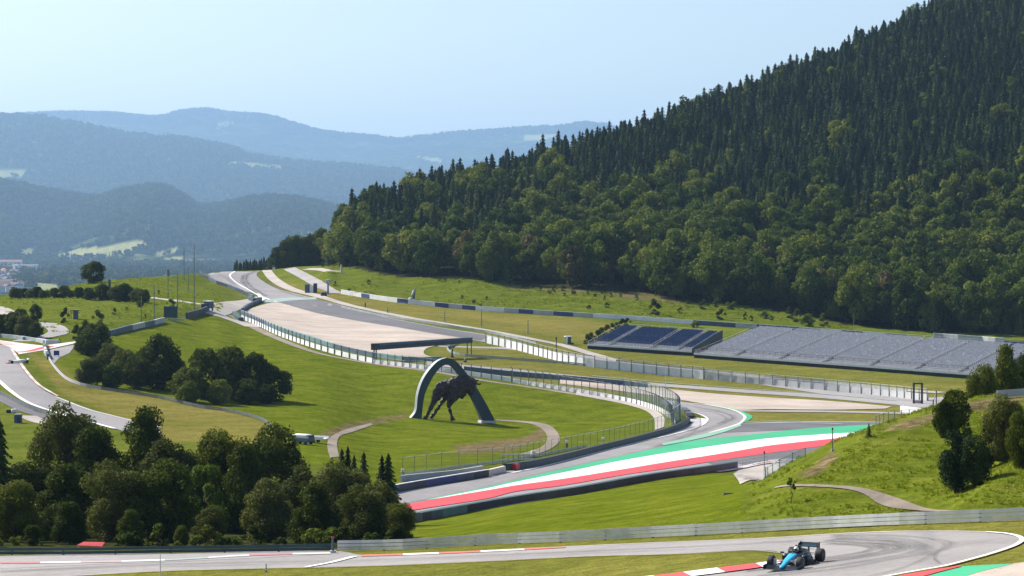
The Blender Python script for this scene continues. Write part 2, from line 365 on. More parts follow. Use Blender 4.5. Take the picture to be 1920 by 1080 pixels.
near_crest = np.zeros_like(FZ)
for k in (5, 7, 9): near_crest = np.maximum(near_crest, np.exp(-((FGY-fy[k][None, :])/800.0)**2))
gul = 1-np.abs(fbm(FGX/1500+FGY/4200, FGY/3600, 21, 4)*2-1)
FZ0 = FZ.copy(); near_far = np.clip(FGY/16000, 0.3, 1.3)
FZ = FZ+hgt*(1-near_crest)*(gul-0.5)*520*np.clip(FGY/14000, 0.5, 1.5)+hgt*(fbm(FGX/330, FGY/330, 31, 3)-0.5)*60*near_far
FZ = np.minimum(FZ, np.maximum(FZ0, 0)+60)
FZ = FZ-45*(FGY > 27500)
def far_z(X, Y):
    u = CX+F*X/Y; a = np.clip((u+1200)/5.0, 0, len(FUS)-1.001)
    b = np.clip((np.log(Y)-math.log(1300))/(math.log(32500)-math.log(1300))*(len(FYS)-1), 0, len(FYS)-1.001)
    ai = a.astype(int); bi = b.astype(int); fa = a-ai; fb = b-bi
    return (FZ[bi, ai]*(1-fa)+FZ[bi, ai+1]*fa)*(1-fb)+(FZ[bi+1, ai]*(1-fa)+FZ[bi+1, ai+1]*fa)*fb
FPY = HY-F*FZ/FGY; FUG = np.repeat(FUS[None, :], len(FYS), 0)
meadow = np.zeros_like(FZ)
for (pl, y0, y1) in (([(-60,318),(0,316),(35,318),(55,325),(20,335),(0,345),(-60,345)], 9600, 13000),
      ([(425,303),(470,304),(530,312),(525,318),(470,316),(428,310)], 9600, 15400), ([(405,232),(432,230),(440,236),(410,240)], 13000, 15600),
      ([(780,292),(828,298),(826,304),(800,300)], 13000, 15600), ([(980,254),(1020,252),(1050,254),(1020,262),(985,262)], 13000, 15600),
      ([(90,482),(150,466),(200,461),(262,449),(272,462),(230,478),(150,484)], 6000, 8200), ([(40,468),(64,466),(62,478),(35,482)], 6000, 8200),
      ([(280,476),(330,464),(338,472),(300,480)], 6000, 8200), ([(345,470),(365,470),(362,476)], 6000, 8000), ([(300,485),(345,480),(340,487)], 6000, 8000),
      ([(62,530),(110,534),(105,545),(62,542)], 3500, 6400), ([(330,520),(470,510),(480,516),(330,526)], 3500, 6400), ([(45,492),(68,498),(66,505),(50,500)], 4500, 7000)):
    meadow[inpoly(FUG, FPY, pl) & (FGY > dm(y0)) & (FGY < dm(y1))] = 1
meadow = np.maximum(meadow, ((fbm(FGX/500, FGY/500, 77, 3) > 0.66) & (FGY < 8000)).astype(float))
mm, t, bs = new_mat('mountain_forest')
P = coords(t, 'pos'); n1 = noise(t, P, 0.008, 6, 0.7); n2 = noise(t, P, 0.035, 4, 0.7); n3 = noise(t, P, 0.002, 4, 0.6)
c = ramp(t, n1, [(0.35, (0.006,0.012,0.006)), (0.55, (0.030,0.045,0.014)), (0.72, (0.13,0.14,0.06))])
c = mix(t, 1.0, c, ramp(t, n3, [(0.35, (0.45,0.5,0.5)), (0.65, (1.9,1.8,1.6))]), 'MULTIPLY')
c = mix(t, attr(t, 'meadow'), c, ramp(t, n1, [(0.3, (0.24,0.27,0.10)), (0.7, (0.36,0.36,0.17))]))
t.links.new(c, bs.inputs['Base Color']); bs.inputs['Roughness'].default_value = 1; bs.inputs['Specular IOR Level'].default_value = 0.0
bump(t, bs, maths(t, 'ADD', n1, maths(t, 'MULTIPLY', n2, 0.4)), 60, 1.0)
V = np.stack([FGX, FGY, FZ], 2).reshape(-1, 3)
me = mesh_np('hills', V, grid_faces(len(FYS), len(FUS)), [mm], smooth=True, attrs={'meadow': meadow})
tag(add('hills', me), kind='structure')

# ---------------------------------------------------------------- haze
hz, t, _b = new_mat('haze_air'); t.nodes.remove(_b)
pv = N(t, 'ShaderNodeVolumePrincipled'); pv.inputs['Color'].default_value = (0.40, 0.66, 1.0, 1)
pv.inputs['Density'].default_value = 4.0e-5; pv.inputs['Anisotropy'].default_value = 0.25
t.links.new(pv.outputs[0], t.nodes['Material Output'].inputs['Volume'])
mb = MB(); mb.box((3000, 16400, 440), (42000, 33400, 2200)); hzo = mb.build('haze', hz); tag(hzo, kind='stuff')
hzo.display_type = 'WIRE'
# ---------------------------------------------------------------- roads, kerbs, gravel: sheets draped on the ground
from mathutils.geometry import delaunay_2d_cdt
def catmull(pts, step=4.0, ystep=None):
    """smooth curve through (x, y) points, resampled densely"""
    P = [np.array(p, float) for p in pts]
    if len(P) == 2: P = [P[0], (P[0]+P[1])/2, P[1]]
    Q = [2*P[0]-P[1]]+P+[2*P[-1]-P[-2]]; out = []
    for i in range(1, len(Q)-2):
        p0, p1, p2, p3 = Q[i-1:i+3]; L = np.hypot((p2-p1)[0], 3*(p2-p1)[1]); n = max(1, int(L/step))
        d1 = max(np.linalg.norm(p1-p0), 1e-6)**.5; d2 = max(np.linalg.norm(p2-p1), 1e-6)**.5; d3 = max(np.linalg.norm(p3-p2), 1e-6)**.5
        m1 = (p2-p1)+d2*((p1-p0)/d1-(p2-p0)/(d1+d2)); m2 = (p2-p1)+d2*((p3-p2)/d3-(p3-p1)/(d2+d3))
        for k in range(n):
            t_ = k/n; t2 = t_*t_; t3 = t2*t_
            out.append((2*t3-3*t2+1)*p1+(t3-2*t2+t_)*m1+(-2*t3+3*t2)*p2+(t3-t2)*m2)
    out.append(P[-1]); return np.array(out)
def resample(c, n):
    s_ = np.r_[0, np.cumsum(np.hypot(np.diff(c[:, 0]), 3*np.diff(c[:, 1])))]; q = np.linspace(0, s_[-1], n)
    return np.stack([np.interp(q, s_, c[:, 0]), np.interp(q, s_, c[:, 1])], 1)
def strip(name, A, B, mat, off=0.05, n=None, m=4, step=6.0, kind='structure', build=True):
    a, b = catmull(A, step), catmull(B, step); n = n or max(len(a), len(b)); a, b = resample(a, n), resample(b, n)
    V = []; uv = []; s_ = 0; prev = None
    for i in range(n):
        pa, pb = hit(a[i][0], a[i][1], off), hit(b[i][0], b[i][1], off); mid = (pa+pb)/2
        if prev is not None: s_ += (mid-prev).length
        prev = mid
        for k in range(m+1):
            f = k/m; x = pa.x*(1-f)+pb.x*f; y = pa.y*(1-f)+pb.y*f
            V.append((x, y, gz(x, y)+off)); uv.append((s_, f))
    me = mesh_np(name, V, grid_faces(n, m+1), [mat], smooth=True, uv=uv)
    if not build: return me
    o = add(name, me)
    if kind: tag(o, kind=kind)
    return o
def line(name, C, wpx, mat, off=0.09, **kw):
    """strip of constant real width (metres) along a traced centre line"""
    c = catmull(C, 6.0); V = []; uv = []; P = [hit(p[0], p[1], off) for p in c]; s_ = 0
    m = kw.pop('m', 2)
    for i, p in enumerate(P):
        d = P[min(i+1, len(P)-1)]-P[max(i-1, 0)]; d.z = 0; d.normalize(); q = Vector((d.y, -d.x, 0))
        if i: s_ += (p-P[i-1]).length
        wd = wpx if not isinstance(wpx, (tuple, list)) else wpx[0]+(wpx[1]-wpx[0])*i/(len(P)-1)
        for k in range(m+1):
            f = k/m-0.5; x, y = p.x+q.x*wd*f, p.y+q.y*wd*f; V.append((x, y, gz(x, y)+off)); uv.append((s_, k/m))
    o = add(name, mesh_np(name, V, grid_faces(len(P), m+1), [mat], smooth=True, uv=uv))
    return tag(o, kind=kw.get('kind', 'structure'))
def poly(name, outline, mat, off=0.05, smooth=True, gx=14.0, gy=3.0, kind='structure', closed_smooth=()):
    pts = [tuple(p) for p in outline]; pts2 = []
    for i in range(len(pts)):                                # densify straight edges
        a, b = np.array(pts[i]), np.array(pts[(i+1) % len(pts)]); n = max(1, int(max(abs(b-a)[0]/10, abs(b-a)[1]/3)))
        for k in range(n): pts2.append(tuple(a+(b-a)*k/n))
    arr = np.array(pts2); x0, x1, y0, y1 = arr[:, 0].min(), arr[:, 0].max(), arr[:, 1].min(), arr[:, 1].max()
    X, Y = np.meshgrid(np.arange(x0+gx/2, x1, gx), np.arange(y0+gy/2, y1, gy)); ins = inpoly(X, Y, pts2)
    vin = [Vector((float(a), float(b)*3)) for a, b in pts2]+[Vector((float(a), float(b)*3)) for a, b in zip(X[ins], Y[ins])]
    n = len(pts2); out = delaunay_2d_cdt(vin, [], [list(range(n))], 1, 1e-4)
    V = [hit(v.x, v.y/3, off) for v in out[0]]
    me = bpy.data.meshes.new(name); me.from_pydata([tuple(v) for v in V], [], [tuple(f) for f in out[2]]); me.materials.append(mat)
    bm = bmesh.new(); bm.from_mesh(me)
    for f in bm.faces:
        if f.normal.z < 0: f.normal_flip()
    bm.to_mesh(me); bm.free(); me.polygons.foreach_set('use_smooth', [True]*len(me.polygons)); me.update()
    o = add(name, me)
    return tag(o, kind=kind) if kind else o
def curve(*pts, step=6.0): return [tuple(p) for p in catmull(pts, step)]

def asphalt(name, c0, c1, marks=0.0, grit=1.0):
    m, t, bs = new_mat(name); P = coords(t, 'pos'); n1 = noise(t, P, 0.08, 5, 0.6); n2 = noise(t, P, 1.2, 5, 0.7); n3 = noise(t, P, 9, 2, 0.6)
    c = ramp(t, n1, [(0.3, c0), (0.7, c1)])
    c = mix(t, 1.0, c, ramp(t, n2, [(0.3, (0.86,0.86,0.86)), (0.7, (1.12,1.12,1.12))]), 'MULTIPLY')
    c = mix(t, 1.0, c, ramp(t, n3, [(0.3, (0.88,)*3), (0.7, (1.1,)*3)]), 'MULTIPLY')
    if marks:
        s_ = noise(t, coords(t, 'uv', (0.012, 9, 1)), 1.0, 4, 0.6)
        c = mix(t, 1.0, c, ramp(t, s_, [(0.35, (1-marks,)*3), (0.6, (1.06,)*3)]), 'MULTIPLY')
    t.links.new(c, bs.inputs['Base Color']); bs.inputs['Roughness'].default_value = 0.85; bs.inputs['Specular IOR Level'].default_value = 0.25
    bump(t, bs, n3, 0.02, 0.5); return m
M = {}
M['asph'] = asphalt('asphalt_pale', (0.21,0.20,0.20), (0.28,0.265,0.265), 0.12)
M['asph_dark'] = asphalt('asphalt_dark', (0.10,0.098,0.105), (0.14,0.135,0.145), 0.1)
M['asph_lite'] = asphalt('asphalt_bleached', (0.24,0.225,0.22), (0.32,0.30,0.29), 0.1)
M['asph_track'] = asphalt('track_asphalt', (0.24,0.225,0.215), (0.32,0.30,0.285), 0.28)
M['concrete'] = asphalt('concrete_path', (0.30,0.27,0.24), (0.42,0.38,0.34))
M['gravel'] = asphalt('gravel_trap', (0.35,0.29,0.24), (0.47,0.395,0.33), 0.0)
def add_streaks(m, sc_, rot, a=0.85, b=1.1):
    t = m.node_tree; bs = t.nodes['Principled BSDF']; src = bs.inputs['Base Color'].links[0].from_socket
    s_ = noise(t, coords(t, 'pos', sc_, rot), 1.0, 4, 0.6)
    t.links.new(mix(t, 1.0, src, ramp(t, s_, [(0.35, (a,)*3), (0.65, (b,)*3)]), 'MULTIPLY'), bs.inputs['Base Color'])
add_streaks(M['gravel'], (0.008, 0.10, 1), (0, 0, R(-52)), 0.86, 1.10)
M['dirt'] = asphalt('dirt_track', (0.15,0.12,0.09), (0.28,0.23,0.18))
def paint(name, c, wear=0.35, under=(0.2,0.19,0.19)):
    m, t, bs = new_mat(name); P = coords(t, 'pos'); n1 = noise(t, P, 0.7, 6, 0.75); n2 = noise(t, P, 0.06, 4, 0.6)
    f = ramp(t, n1, [(0.45, (0,)*3), (0.8, (wear,)*3)]); c_ = mix(t, f, c, under)
    c_ = mix(t, 1.0, c_, ramp(t, n2, [(0.3, (0.88,)*3), (0.7, (1.08,)*3)]), 'MULTIPLY')
    t.links.new(c_, bs.inputs['Base Color']); bs.inputs['Roughness'].default_value = 0.7; bs.inputs['Specular IOR Level'].default_value = 0.3; return m
M['p_white'] = paint('paint_white', (0.78,0.77,0.75), 0.3); M['p_red'] = paint('paint_red', (0.66,0.055,0.065), 0.2)
M['p_green'] = paint('paint_green', (0.035,0.36,0.17), 0.25); M['p_teal'] = paint('paint_teal', (0.25,0.34,0.31), 0.6)
M['p_pink'] = paint('paint_pink', (0.62,0.36,0.33), 0.4); M['p_pgreen'] = paint('paint_faded_green', (0.20,0.40,0.28), 0.6)
M['p_white2'] = paint('paint_white_worn', (0.62,0.58,0.56), 0.6)
def kerb_mat(name, length, cols, across=False):
    m, t, bs = new_mat(name); sx = N(t, 'ShaderNodeSeparateXYZ'); t.links.new(coords(t, 'uv'), sx.inputs[0])
    f = maths(t, 'FRACT', maths(t, 'DIVIDE', sx.outputs[0], length*len(cols)))
    c = ramp(t, f, [(i/len(cols), q) for i, q in enumerate(cols)], 'CONSTANT')
    n1 = noise(t, coords(t, 'pos'), 2.0, 5, 0.7)
    c = mix(t, 1.0, c, ramp(t, n1, [(0.3, (0.82,)*3), (0.7, (1.05,)*3)]), 'MULTIPLY')
    t.links.new(c, bs.inputs['Base Color']); bs.inputs['Roughness'].default_value = 0.6; return m
RED, WHT, GRN = (0.60,0.05,0.05), (0.76,0.75,0.73), (0.05,0.32,0.16)
M['kerb_rw'] = kerb_mat('kerb_red_white', 2.2, [RED, WHT]); M['kerb_soft'] = kerb_mat('kerb_worn', 6, [(0.58,0.36,0.33), (0.66,0.6,0.57)])
M['kerb_far'] = kerb_mat('kerb_faded', 3.6, [(0.60,0.13,0.08), (0.74,0.7,0.66)])
M['kerb_mix'] = kerb_mat('kerb_mixed', 3.4, [(0.42,0.16,0.16), (0.58,0.56,0.54), (0.46,0.33,0.32), (0.62,0.6,0.58), (0.30,0.36,0.33), (0.52,0.5,0.48)])
def rubber(name, d=0.55):
    m, t, bs = new_mat(name); sx = N(t, 'ShaderNodeSeparateXYZ'); t.links.new(coords(t, 'uv'), sx.inputs[0])
    v = maths(t, 'MULTIPLY', maths(t, 'SUBTRACT', 1.0, maths(t, 'ABSOLUTE', maths(t, 'MULTIPLY_ADD', sx.outputs[1], 2.0))), 1.0, True)
    v.node.inputs[0].links[0].from_node.inputs[1].links[0].from_node.inputs[0].links[0].from_node.inputs[2].default_value = -1.0
    n1 = noise(t, coords(t, 'uv', (0.04, 3.5, 1)), 1.0, 5, 0.7)
    a = maths(t, 'MULTIPLY', maths(t, 'MULTIPLY', v, ramp(t, n1, [(0.35, (0,)*3), (0.65, (1,)*3)])), d, True)
    bs.inputs['Base Color'].default_value = (0.03,0.03,0.032,1); bs.inputs['Roughness'].default_value = 0.7
    t.links.new(a, bs.inputs['Alpha']); return m
M['rubber'] = rubber('rubber_marks', 0.8); M['rubber_soft'] = rubber('rubber_marks_soft', 0.5)

# --- near hairpin
poly('near_track', curve((-120,1045),(0,1041),(320,1037),(640,1034),(677,1040),(960,1029),(1200,1018),(1440,1008),(1590,999),(1690,995.5),(1790,995),(1850,996.5),(1890,1000),(1912,1006),(1917,1011),(1908,1019),(1865,1035),(1815,1049),(1772,1060),(1715,1070),(1655,1081),(1560,1100))
     + curve((1150,1105),(1258,1080),(1340,1068),(1425,1057),(1475,1048),(1462,1036),(1416,1031.5),(1285,1037),(1100,1042),(960,1049),(700,1060),(480,1065),(320,1069),(120,1080),(-120,1092)), M['asph_track'], 0.03, gy=2.0)
strip('track_shoulder', [(-120,1046),(0,1043.5),(200,1040.5),(400,1038),(600,1036.5)], [(-120,1068),(0,1066),(160,1059),(330,1053),(520,1044),(640,1037)], M['asph_lite'], 0.045)
strip('painted_kerb', [(0,1053.5),(150,1052),(320,1047.5),(480,1038.5),(620,1035.5)], [(0,1056.5),(150,1055),(320,1050.5),(480,1041.5),(620,1038)], M['kerb_mix'], 0.08, m=1)
strip('painted_kerb', [(677,1040),(800,1036),(960,1029.5),(1060,1024.5)], [(677,1043),(800,1039),(960,1032),(1060,1026.5)], M['kerb_far'], 0.07, m=1)
line('white_line', [(575,1062.5),(620,1054),(665,1042.5)], 0.55, M['p_white'])
line('white_line', [(-100,1091),(120,1080),(320,1069.5),(480,1065.5),(700,1060.5),(960,1049.5),(1100,1042.5),(1285,1037.5),(1416,1031.5),(1462,1036)], 0.16, M['p_white2'])
line('white_line', [(960,1029),(1200,1018),(1440,1008),(1590,999),(1690,995.5),(1790,995),(1850,996.5)], 0.12, M['p_white2'])
line('white_line', [(1850,996.5),(1890,1000),(1912,1006),(1917,1011),(1908,1019),(1865,1035),(1815,1049),(1772,1060),(1715,1070),(1655,1081),(1560,1100)], 0.32, M['p_white'])
strip('painted_kerb', [(1090,1104),(1190,1083),(1258,1075),(1340,1064.5),(1425,1054.5),(1462,1048)], [(1110,1112),(1215,1093),(1290,1081),(1360,1072),(1432,1062),(1470,1053)], M['kerb_rw'], 0.10, m=3)
strip('painted_kerb', [(1640,1090),(1690,1078),(1742,1069),(1800,1060)], [(1680,1094),(1727,1081),(1762,1071.5),(1802,1061.5)], kerb_mat('kerb_exit', 5.5, [RED, WHT]), 0.10, m=2)
poly('green_runoff', [(1700,1092),(1727,1081),(1762,1071.5),(1800,1061.5),(1850,1059),(1900,1056.5),(1840,1071),(1805,1081),(1780,1092)], M['p_green'], 0.06, gy=2)
poly('gravel_bed', [(1750,1105),(1780,1092),(1805,1081),(1840,1071),(1900,1056.5),(2020,1040),(2060,1105)], M['gravel'], 0.05, gy=2)
for k, (pts, wd, mk) in enumerate([
  ([(1400,1070),(1500,1060),(1600,1046),(1680,1033),(1700,1025),(1680,1018),(1620,1014),(1560,1010)], 1.8, 'rubber'),
  ([(1420,1080),(1540,1064),(1630,1050),(1715,1034),(1735,1024),(1712,1015),(1650,1010),(1560,1006)], 1.5, 'rubber_soft'),
  ([(1460,1078),(1580,1064),(1680,1046),(1765,1030),(1780,1019),(1745,1010),(1660,1004),(1560,1003)], 1.2, 'rubber_soft'),
  ([(1480,1058),(1560,1047),(1630,1038),(1668,1028),(1655,1021),(1600,1018),(1540,1014)], 1.6, 'rubber'),
  ([(1500,1050),(1570,1042),(1620,1034),(1640,1027),(1615,1022),(1550,1019)], 1.2, 'rubber'),
  ([(1615,1083),(1690,1064),(1730,1048),(1752,1036)], 0.5, 'rubber_soft'), ([(1762,1056),(1752,1046),(1757,1034),(1800,1022),(1850,1014)], 0.35, 'rubber_soft'),
  ([(0,1071),(300,1058),(700,1049),(1000,1037),(1300,1024),(1500,1013)], 2.2, 'rubber_soft'), ([(300,1062),(700,1053),(1000,1041),(1350,1027)], 1.0, 'rubber_soft')]):
    line('tyre_mark', pts, wd, M[mk], 0.06+0.004*k, m=4)

# --- tricolour straight and chicane
HMIN = 262.0
poly('middle_track', curve((700,932),(750,922),(915,894),(962,881),(1010,873),(1120,846),(1200,826),(1260,809),(1283,799))+[(1300,793),(1322,793)]
     + curve((1327,786),(1313,777),(1278,767),(1240,757))+curve((1240,748),(1273,753),(1322,758),(1363,765),(1385,772),(1397,781),(1388,793))
     + [(1500,789.5),(1620,790),(1720,792),(1740,806),(1640,826),(1560,846),(1500,862),(1480,873),(1430,887),(1395,885),(1380,881),(1335,884),(1210,902.5),(1085,926),(960,946),(780,978),(700,990)], M['asph'], 0.05)
poly('dark_runoff', [(1335,812),(1388,795),(1500,791),(1620,791.5),(1720,793),(1736,804),(1640,825),(1560,844),(1500,858),(1440,870),(1400,872),(1380,868),(1340,873),(1320,864),(1500,840),(1600,815),(1600,801),(1480,806)], M['asph_dark'], 0.09)
g_top = [(800,936),(920,911),(960,901.5),(1060,877.5),(1160,855.5),(1230,840),(1288,828),(1340,821.5),(1400,815.5),(1500,804.5),(1615,797),(1700,794)]
gw = [(800,937.5),(920,914),(960,905),(1060,885),(1160,864.5),(1260,847.5),(1340,835.5),(1440,822),(1540,814.5),(1620,809.5),(1690,804)]
wr = [(700,958),(770,944),(920,918),(960,911),(1060,897),(1160,881),(1260,864.5),(1360,849),(1440,835.5),(1540,824.5),(1625,815.5),(1690,810)]
rb = [(700,971),(770,957),(920,933),(960,922.5),(1060,909),(1160,891.5),(1260,876.5),(1360,861),(1440,849.5),(1540,836),(1620,825),(1690,818)]
strip('tricolour_green', g_top, gw, M['p_green'], 0.13, m=3)
strip('tricolour_white', gw, [(800,937.6),(920,918),(960,911),(1060,897),(1160,881),(1260,864.5),(1360,849),(1440,835.5),(1540,824.5),(1625,815.5),(1690,810)], M['p_white'], 0.14, m=3)
strip('tricolour_red', wr, rb, M['p_red'], 0.13, m=3)
strip('faded_green_edge', [(1388,793),(1363,801.5),(1330,811),(1290,820.5),(1240,831)], [(1390,798),(1365,807.5),(1335,816.5),(1300,824.5),(1245,835)], M['p_pgreen'], 0.15, m=2)
strip('green_kerb', [(1322,757.5),(1363,764),(1388,770),(1412,780)], [(1322,759),(1363,767),(1386,774.5),(1398,781)], M['p_green'], 0.12, m=2)
poly('green_apex', [(1388,771),(1400,776),(1412,782),(1404,788),(1394,791),(1397,784)], M['p_green'], 0.10, gx=4, gy=1.5)
line('white_line', [(1300,756),(1340,761),(1370,767),(1387,773.5),(1397,782),(1391,790.5),(1388,793),(1363,801.5),(1330,811)], 0.7, M['p_white2'], 0.16)
line('white_line', [(1278,767),(1300,773),(1320,780),(1327,786),(1321,794),(1303,802),(1270,812),(1200,828),(1120,848),(1010,876),(960,886)], 0.55, M['p_white2'], 0.12)
line('white_line', [(1388,793.5),(1440,793),(1540,793.5),(1580,795)], 1.4, M['p_teal'], 0.15)
line('teal_line', [(1390,791),(1440,789.5),(1500,789.5)], 0.9, M['p_teal'], 0.16)
poly('chicane_apron', [(1286,781),(1326,785),(1322,793),(1305,800),(1292,801),(1298,792)], M['p_white2'], 0.08, gx=5, gy=2)
line('white_line', [(1380,878),(1420,868),(1460,862),(1500,861),(1550,858)], 0.7, M['p_white2'], 0.13)
line('white_line', [(1350,872),(1400,865),(1470,860),(1520,857)], 0.5, M['p_teal'], 0.14)
line('painted_kerb', [(1345,884),(1385,878),(1420,871),(1450,866),(1475,864)], 0.8, M['kerb_soft'], 0.15)
poly('service_path', [(1385,882),(1430,872),(1500,866),(1530,866),(1500,878),(1440,897),(1413,909),(1388,909),(1384,900),(1375,888)], M['concrete'], 0.11, gx=6, gy=2)
line('tyre_mark', [(760,945),(900,917),(1000,893),(1120,865),(1220,842),(1300,812),(1360,792),(1375,782),(1355,773),(1300,762)], 2.5, M['rubber_soft'], 0.11, m=4)
line('tyre_mark', [(1345,795),(1362,785),(1345,775),(1310,768)], 1.2, M['rubber_soft'], 0.12, m=4)

HMIN = 300.0
# --- far track, gravel traps and service roads
poly('far_track', curve((375,513),(395,507.5),(440,506.5),(488,506),(482,512),(481,516),(493,527),(515,539),(547,548.5),(587,559))+[(600,563)]+curve((640,572),(715,592),(815,612),(920,629),(990,646))+curve((960,646),(900,640),(865,633),(790,621),(740,613),(665,601),(590,586),(522,567))+[(492,566)]+curve((489,561),(478,549),(448,542.5),(404,528)), M['asph'], 0.10)
strip('dark_asphalt', [(540,566),(585,561),(640,573),(715,593),(815,613),(920,630)], [(523,567),(590,585.5),(665,600),(740,612),(800,622),(900,638)], M['asph_dark'], 0.14, m=3)
poly('white_runoff', curve((389,510.5),(432,508),(432,517),(442,529),(463,541),(478,548),(484,552))+curve((478,550),(448,543),(404,528)), M['asph_lite'], 0.15, gx=6, gy=2)
line('white_line', [(440,508.5),(431,516),(442,529),(463,541),(486,554),(520,566.5)], (.7,1.1), M['p_white'], 0.20)
poly('white_runoff', [(480,549.5),(486,550),(497,560.5),(492,564),(488,562)], M['p_white'], 0.19, gx=4, gy=2)
line('tyre_mark', [(478,509),(459,515),(454,522),(456,530),(468,541),(485,552)], 2.6, M['rubber'], 0.20, m=4)
line('tyre_mark', [(486,509),(466,515),(461,522),(465,531),(478,542),(500,555)], 2.2, M['rubber'], 0.21, m=4)
line('tyre_mark', [(405,513),(425,521),(440,533)], 4, M['rubber_soft'], 0.22, m=4)
line('tyre_mark', [(500,525),(530,545),(580,560)], 3, M['rubber_soft'], 0.22, m=4)
strip('teal_runoff', [(490,564),(515,560),(550,558),(592,557.5)], [(494,567),(520,566.5),(550,563),(594,561)], M['p_teal'], 0.21, m=2)
poly('gravel_trap', curve((455,584),(480,575),(520,567),(590,586),(665,601),(740,613),(800,623),(868,633.5))+curve((830,645),(797,655),(795,663),(822,673),(790,677),(765,677),(700,668),(635,653),(565,631),(502,611)), M['gravel'], 0.13)
poly('gravel_trap', curve((1050,711),(1112,716),(1215,725),(1330,737),(1440,745),(1560,752),(1672,762))+curve((1660,766),(1560,768),(1440,767),(1380,768),(1320,757),(1260,747),(1180,735),(1050,719)), M['gravel'], 0.12)
strip('service_road', [(800,677),(870,684),(960,692),(1080,704),(1215,717),(1380,729),(1560,741),(1680,753)], [(800,684),(870,692),(960,701),(1080,712),(1215,722.5),(1380,735),(1560,748),(1680,759)], M['asph_lite'], 0.10, m=2)
line('teal_line', [(1110,704),(1215,714),(1380,727),(1560,740),(1680,751)], 1.0, M['p_teal'], 0.15)
line('service_road', [(495,500),(513,523),(547,542),(597,555),(647,570),(690,580),(765,595),(840,607),(930,622),(1005,637),(1055,647),(1105,662),(1155,675),(1230,685),(1330,696),(1430,706),(1560,718),(1615,725),(1765,736)], (4.2,5.5), M['concrete'], 0.14)
line('service_road', [(542,503),(560,512),(580,523),(605,537),(632,550)], 5, M['asph_lite'], 0.14)
line('service_road', [(573,504.5),(595,504.5),(615,507),(640,509)], 3.5, M['concrete'], 0.12)
line('service_road', [(575,484),(597,480),(617,476)], 3, M['p_white2'], 0.12)
line('service_road', [(1380,770),(1440,770.5),(1560,771.5),(1665,774),(1745,775.5)], 5, M['asph_lite'], 0.12)
strip('service_road', [(820,648),(1000,655),(1560,733),(1750,745),(1800,738)], [(825,650),(1000,659),(1560,741),(1750,765),(1812,757)], M['asph_lite'], 0.07, m=3)
line('dirt_path', [(430,590),(475,613),(520,634),(590,660),(665,676),(765,690),(815,697),(905,713),(1030,731),(1155,751)], 3.0, M['dirt'], 0.08)
strip('dirt_path', [(1080,735),(1180,754),(1226,768),(1245,782),(1245,800)], [(1080,740),(1180,760),(1214,772),(1226,784),(1228,806)], M['concrete'], 0.09, m=2)
strip('dirt_path', [(930,786),(1005,791.5),(1030,797),(1045,810),(1050,825),(1035,840),(1010,850)], [(930,788),(1000,796),(1021,809),(1026,822),(1016,837),(992,846),(975,851)], M['dirt'], 0.09, m=3)
strip('dirt_path', [(700,796),(660,810),(637,818),(632,832),(636,856)], [(695,793),(640,808),(616,824),(614,840),(619,858)], M['dirt'], 0.09, m=3)
HMIN = 70.0
strip('dirt_path', [(1455,912),(1480,908),(1600,912),(1640,920),(1690,936),(1740,953),(1790,957)], [(1450,915),(1480,911.5),(1590,917),(1620,926),(1655,947),(1725,957),(1790,959)], M['dirt'], 0.08, m=3)
# --- left loop
HMIN = 330.0
poly('loop_track', curve((-60,645),(0,646),(18,651),(30,673),(43,693),(67,720),(103,743),(167,767),(213,779),(300,800))+curve((300,830),(215,803),(112,775),(50,753),(17,731),(0,716),(-60,650)), M['asph'], 0.08, gx=8, gy=3)
strip('painted_kerb', [(18,650.5),(30,672),(44,692.5),(68,719.5),(106,742.5)], [(22,650.5),(36,672),(50,692.5),(74,719.5),(110,742)], M['kerb_soft'], 0.14, m=1)
line('white_line', [(-30,690),(0,715.5),(17,730.5),(50,753),(112,775),(215,803)], 0.9, M['p_white'], 0.15)
line('white_line', [(104,743.5),(167,767.5),(213,779.5),(300,801)], 0.6, M['p_white2'], 0.15)
poly('pale_runoff', [(-40,638),(0,638),(30,642),(80,648),(145,639.5),(147,642),(84,656),(36,664),(22,652),(0,644),(-40,644)], M['p_white2'], 0.10, gx=6, gy=2)
line('painted_kerb', [(32,660),(55,658),(82,651.5),(100,649)], 1.6, M['p_red'], 0.15)
line('painted_kerb', [(-20,641),(0,641),(20,646)], 2.5, M['p_pink'], 0.14)
poly('grey_apron', [(84,658),(143,645),(130,662),(112,670),(100,683),(92,674)], M['asph'], 0.09, gx=5, gy=2)
line('loop_road', [(-30,735),(0,745),(50,770),(75,778),(110,790)], 3, M['asph_dark'], 0.09)
line('loop_road', [(50,779),(72,789),(95,795)], 3.5, M['concrete'], 0.09)
line('hill_road', [(70,604),(88,608),(103,614),(110,621),(102,627),(80,632),(60,636),(40,640)], 5.5, M['asph_lite'], 0.12)
line('hill_road', [(-40,571),(0,579),(20,590)], 6, M['concrete'], 0.12)
line('hill_road', [(265,556),(320,562),(375,569.5),(425,570.5),(475,562.5),(490,557)], 5.5, M['concrete'], 0.12)
line('hill_road', [(400,572),(402,585),(430,598),(480,613)], 7, M['concrete'], 0.13)
line('hill_road', [(395,590),(425,578),(470,566)], 6, M['concrete'], 0.14)
HMIN = 70.0
